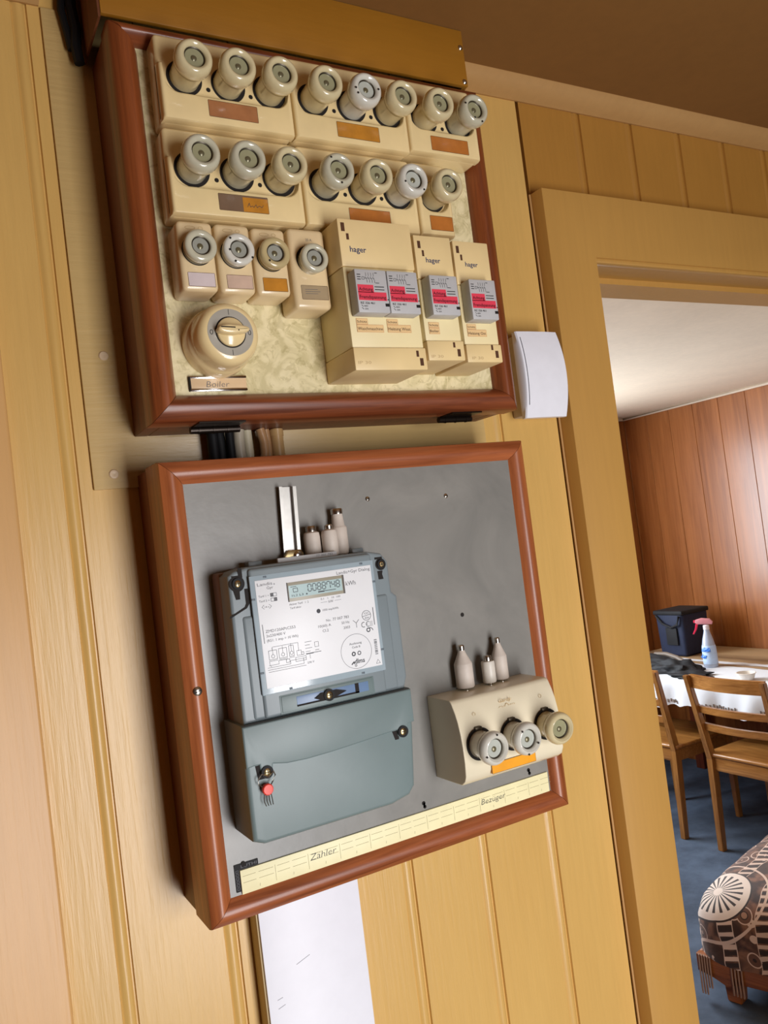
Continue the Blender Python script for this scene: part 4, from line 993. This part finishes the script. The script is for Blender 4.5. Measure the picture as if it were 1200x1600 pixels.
b = B(); lathe(b, [(35.6, 20), (38, 20), (38, 60), (36.2, 105), (34, 118)], (bx, by, bz), 'z', 28); lb = obj('label_wrap', b, plain('white_blue_label', (190, 212, 240), .4), bo)
b = B(); lump(b, bx-30, by-6, bz+88, 12, 26, 22, 2); lump(b, bx-31, by+6, bz+52, 10, 20, 24, 8); obj('label_print', b, plain('label_blue', (60, 120, 210), .4), lb)
b = B(); lathe(b, [(15, 0), (16, 0), (16, 22), (11, 26), (0, 26)], (bx, by, bz+200), 'z', 20); obj('neck_collar', b, plain('white_collar', (230, 220, 226), .4), t)
R45 = Matrix.Translation((bx, by, 0)) @ Matrix.Rotation(math.radians(125), 4, 'Z') @ Matrix.Translation((-bx, -by, 0))
b = B(); prism(b, [(bx-32, bz+228), (bx+42, bz+232), (bx+52, bz+240), (bx+50, bz+254), (bx+20, bz+262), (bx-22, bz+256), (bx-36, bz+240)], by-11, by+11, 2, M=R45)
obj('spray_head', b, plain('pale_pink_plastic', (226, 150, 160), .35), t)
b = B(); prism(b, [(bx+38, bz+232), (bx+50, bz+236), (bx+58, bz+205), (bx+72, bz+180), (bx+64, bz+178), (bx+48, bz+202)], by-7, by+7, 2, M=R45); box(b, bx+50, bx+60, by-9, by+9, bz+240, bz+253, 2, M=R45)
obj('trigger', b, plain('pink_plastic', (226, 48, 84), .35), t)
b = B(); lathe(b, [(0, 2), (30, 2), (34, 6), (44, 34), (47, 34), (47, 36), (42, 37), (32, 10), (0, 8)], (3200, 1800, -549), 'z', 32)
tag(obj('bowl', b, plain('white_bowl', (232, 224, 214), .3), off=(3200, 1800, -549)), 'small whitish bowl on the tablecloth behind the chair back', 'bowl')

# low daybed with patterned throw
t = thing('daybed', 'low wooden framed daybed standing on the blue carpet in the dining room', 'daybed', (1906, 1130, FLOOR)); t.rotation_euler = (0, 0, math.radians(13))
M_rail = wood('daybed_wood', (116, 60, 24), (168, 98, 46), 'y', .35)
b = B()
pr_ = []
ya, yb = 215, 1130
pr_ = [(ya, -1150), (yb, -1150), (yb, -1205), (yb-50, -1215), (yb-95, -1232), (yb-150, -1212), (yb-230, -1206), (ya+100, -1206), (ya, -1215)]
prism(b, pr_, 1930, 1906, 2, axes='yz'); obj('front_rail', b, M_rail, t)
b = B(); prism(b, pr_, 2730, 2754, 2, axes='yz'); box(b, 1932, 2728, yb-24, yb, -1210, -1150, 2); box(b, 1932, 2728, ya, ya+24, -1210, -1150, 2); box(b, 1932, 2728, ya+24, yb-24, -1180, -1165); obj('bed_frame', b, M_rail, t)
for x in (1965, 2700):
    for y in (yb-95, ya+90): b = B(); bar(b, (x, y, FLOOR), (x, y, -1181), 46, 60, 46, 60); obj('leg', b, M_rail, t)
b = B(); box(b, 1935, 2725, ya+10, yb-10, -1149, -985, 60, 5); obj('mattress', b, plain('mattress', (110, 84, 66), .9), t)
def throwmat():
    m, nt, b = newmat('patterned_throw')
    tc = nt.nodes.new('ShaderNodeTexCoord')
    base = noi(nt, coords(nt, (1, 1, 1)), 18, 3, .5, .6)
    col = ramp(nt, base, [(0.42, rgb((58, 34, 24))), (0.62, rgb((128, 88, 66))), (.5, rgb((84, 54, 40)))])
    def mix(fac, a, bcol):
        mx = nt.nodes.new('ShaderNodeMix'); mx.data_type = 'RGBA'; nt.links.new(fac, mx.inputs[0]); nt.links.new(a, mx.inputs[6])
        if isinstance(bcol, tuple): mx.inputs[7].default_value = bcol
        else: nt.links.new(bcol, mx.inputs[7])
        return mx.outputs[2]
    def math_(op, a, b_=None, c_=None):
        n_ = nt.nodes.new('ShaderNodeMath'); n_.operation = op
        for i, v in enumerate((a, b_, c_)):
            if v is None: continue
            if isinstance(v, (int, float)): n_.inputs[i].default_value = v
            else: nt.links.new(v, n_.inputs[i])
        return n_.outputs[0]
    cream = rgb((214, 186, 168)); dk = rgb((44, 26, 20))
    vo = nt.nodes.new('ShaderNodeTexVoronoi'); vo.inputs['Scale'].default_value = 13; vo.inputs['Randomness'].default_value = .7; nt.links.new(coords(nt, (1, 1, 1)), vo.inputs['Vector'])
    dd = vo.outputs['Distance']
    tan = rgb((168, 128, 104))
    col = mix(math_('LESS_THAN', dd, .30), col, rgb((104, 68, 50)))
    col = mix(math_('LESS_THAN', math_('ABSOLUTE', math_('SUBTRACT', dd, .33)), .022), col, cream)
    col = mix(math_('LESS_THAN', dd, .13), col, tan)
    col = mix(math_('LESS_THAN', math_('ABSOLUTE', math_('SUBTRACT', dd, .15)), .02), col, dk)
    wv = nt.nodes.new('ShaderNodeTexWave'); wv.wave_type = 'BANDS'; wv.bands_direction = 'Y'; wv.inputs['Scale'].default_value = 2.6; wv.inputs['Distortion'].default_value = 2.2; wv.inputs['Detail Scale'].default_value = 1.2; nt.links.new(coords(nt, (1, 1, 1)), wv.inputs['Vector'])
    wf = wv.outputs['Fac']
    s2 = nt.nodes.new('ShaderNodeTexWave'); s2.wave_type = 'BANDS'; s2.bands_direction = 'DIAGONAL'; s2.inputs['Scale'].default_value = 16; s2.inputs['Distortion'].default_value = 1.2; nt.links.new(coords(nt, (1, .3, 1)), s2.inputs['Vector'])
    bars = mix(math_('GREATER_THAN', s2.outputs['Fac'], .72), mix(math_('LESS_THAN', s2.outputs['Fac'], .3), col, dk), cream)
    col = mix(math_('LESS_THAN', wf, .30), col, bars)
    col = mix(math_('LESS_THAN', math_('ABSOLUTE', math_('SUBTRACT', wf, .32)), .03), col, cream)
    # rosette in local x (height) / y plane of the side: distance from its own centre
    sp_ = nt.nodes.new('ShaderNodeSeparateXYZ'); nt.links.new(tc.outputs['Object'], sp_.inputs[0])
    dx_ = math_('ADD', math_('MULTIPLY', math_('SUBTRACT', sp_.outputs[0], 0.05), .9), math_('MULTIPLY', math_('SUBTRACT', sp_.outputs[2], 0.22), .75)); dy_ = math_('SUBTRACT', sp_.outputs[1], -0.075)
    rad = math_('SQRT', math_('ADD', math_('MULTIPLY', dx_, dx_), math_('MULTIPLY', dy_, dy_)))
    ang = math_('ARCTAN2', dy_, dx_); sp2 = math_('GREATER_THAN', math_('SINE', math_('MULTIPLY', ang, 20)), .35)
    inner = math_('MULTIPLY', sp2, math_('MULTIPLY', math_('LESS_THAN', rad, .088), math_('GREATER_THAN', rad, .018)))
    wdisc = math_('LESS_THAN', rad, .112)
    ring_ = math_('LESS_THAN', math_('ABSOLUTE', math_('SUBTRACT', rad, .165)), .004)
    ring2 = math_('LESS_THAN', math_('ABSOLUTE', math_('SUBTRACT', rad, .114)), .003)
    col = mix(ring_, col, cream); col = mix(wdisc, col, rgb((226, 208, 194))); col = mix(inner, col, dk); col = mix(ring2, col, dk)
    nt.links.new(col, b.inputs['Base Color']); b.inputs['Roughness'].default_value = .75
    b.inputs['Sheen Weight'].default_value = .2
    bump(nt, b, vo.outputs['Distance'], .3, .003)
    return m
t = thing('patterned_throw', 'brown and cream patterned throw with wheel motif draped over the daybed', 'throw', (1906, 1130, -1160)); t.rotation_euler = (0, 0, math.radians(13))
t2 = B(); box(t2, 1896, 2740, 230, 1140, -1300, -900, 100, 8)
bmesh.ops.bisect_plane(t2, geom=list(t2.verts)+list(t2.edges)+list(t2.faces), plane_co=(0, 0, -1150), plane_no=(0, 0, -1), clear_outer=True)
bmesh.ops.subdivide_edges(t2, edges=[e for e in t2.edges if e.calc_length() > 60], cuts=12, use_grid_fill=True)
for v in t2.verts:
    q = noise.noise(v.co*.012)*9 + noise.noise(v.co*.004)*14
    hem = v.co.z < -1149
    v.co.x += q if not hem else q*.5; v.co.y += q*.5; v.co.z += q if not hem else 5*math.sin(v.co.y*.03)-4
    # crown: slopes down to the far end and the hall side
    if not hem:
        ex = max(0, 1-(v.co.x-1896)/330); ey = max(0, (v.co.y-850)/290)
        k_ = (v.co.z+1150)/250; v.co.z -= 40*k_*(ex**2+ey**2)
th = obj('throw_cloth', t2, throwmat(), t, angle=70)
for k in range(9):
    b = B(); y = 1118-k*9 if k < 5 else 1010-(k-5)*11; x = 1902
    for j in range(6): tube(b, [(x+j*1.5, y+j*1.2, -1150), (x-2+j*2.4, y+j*1.6, -1195), (x-5+j*3, y+j*2-2, -1235-8*(j % 3)-(25 if k < 3 else 0))], 2.6, 5)
    obj('tassel', b, plain('tassel_yarn', (150, 118, 100), .85), th)
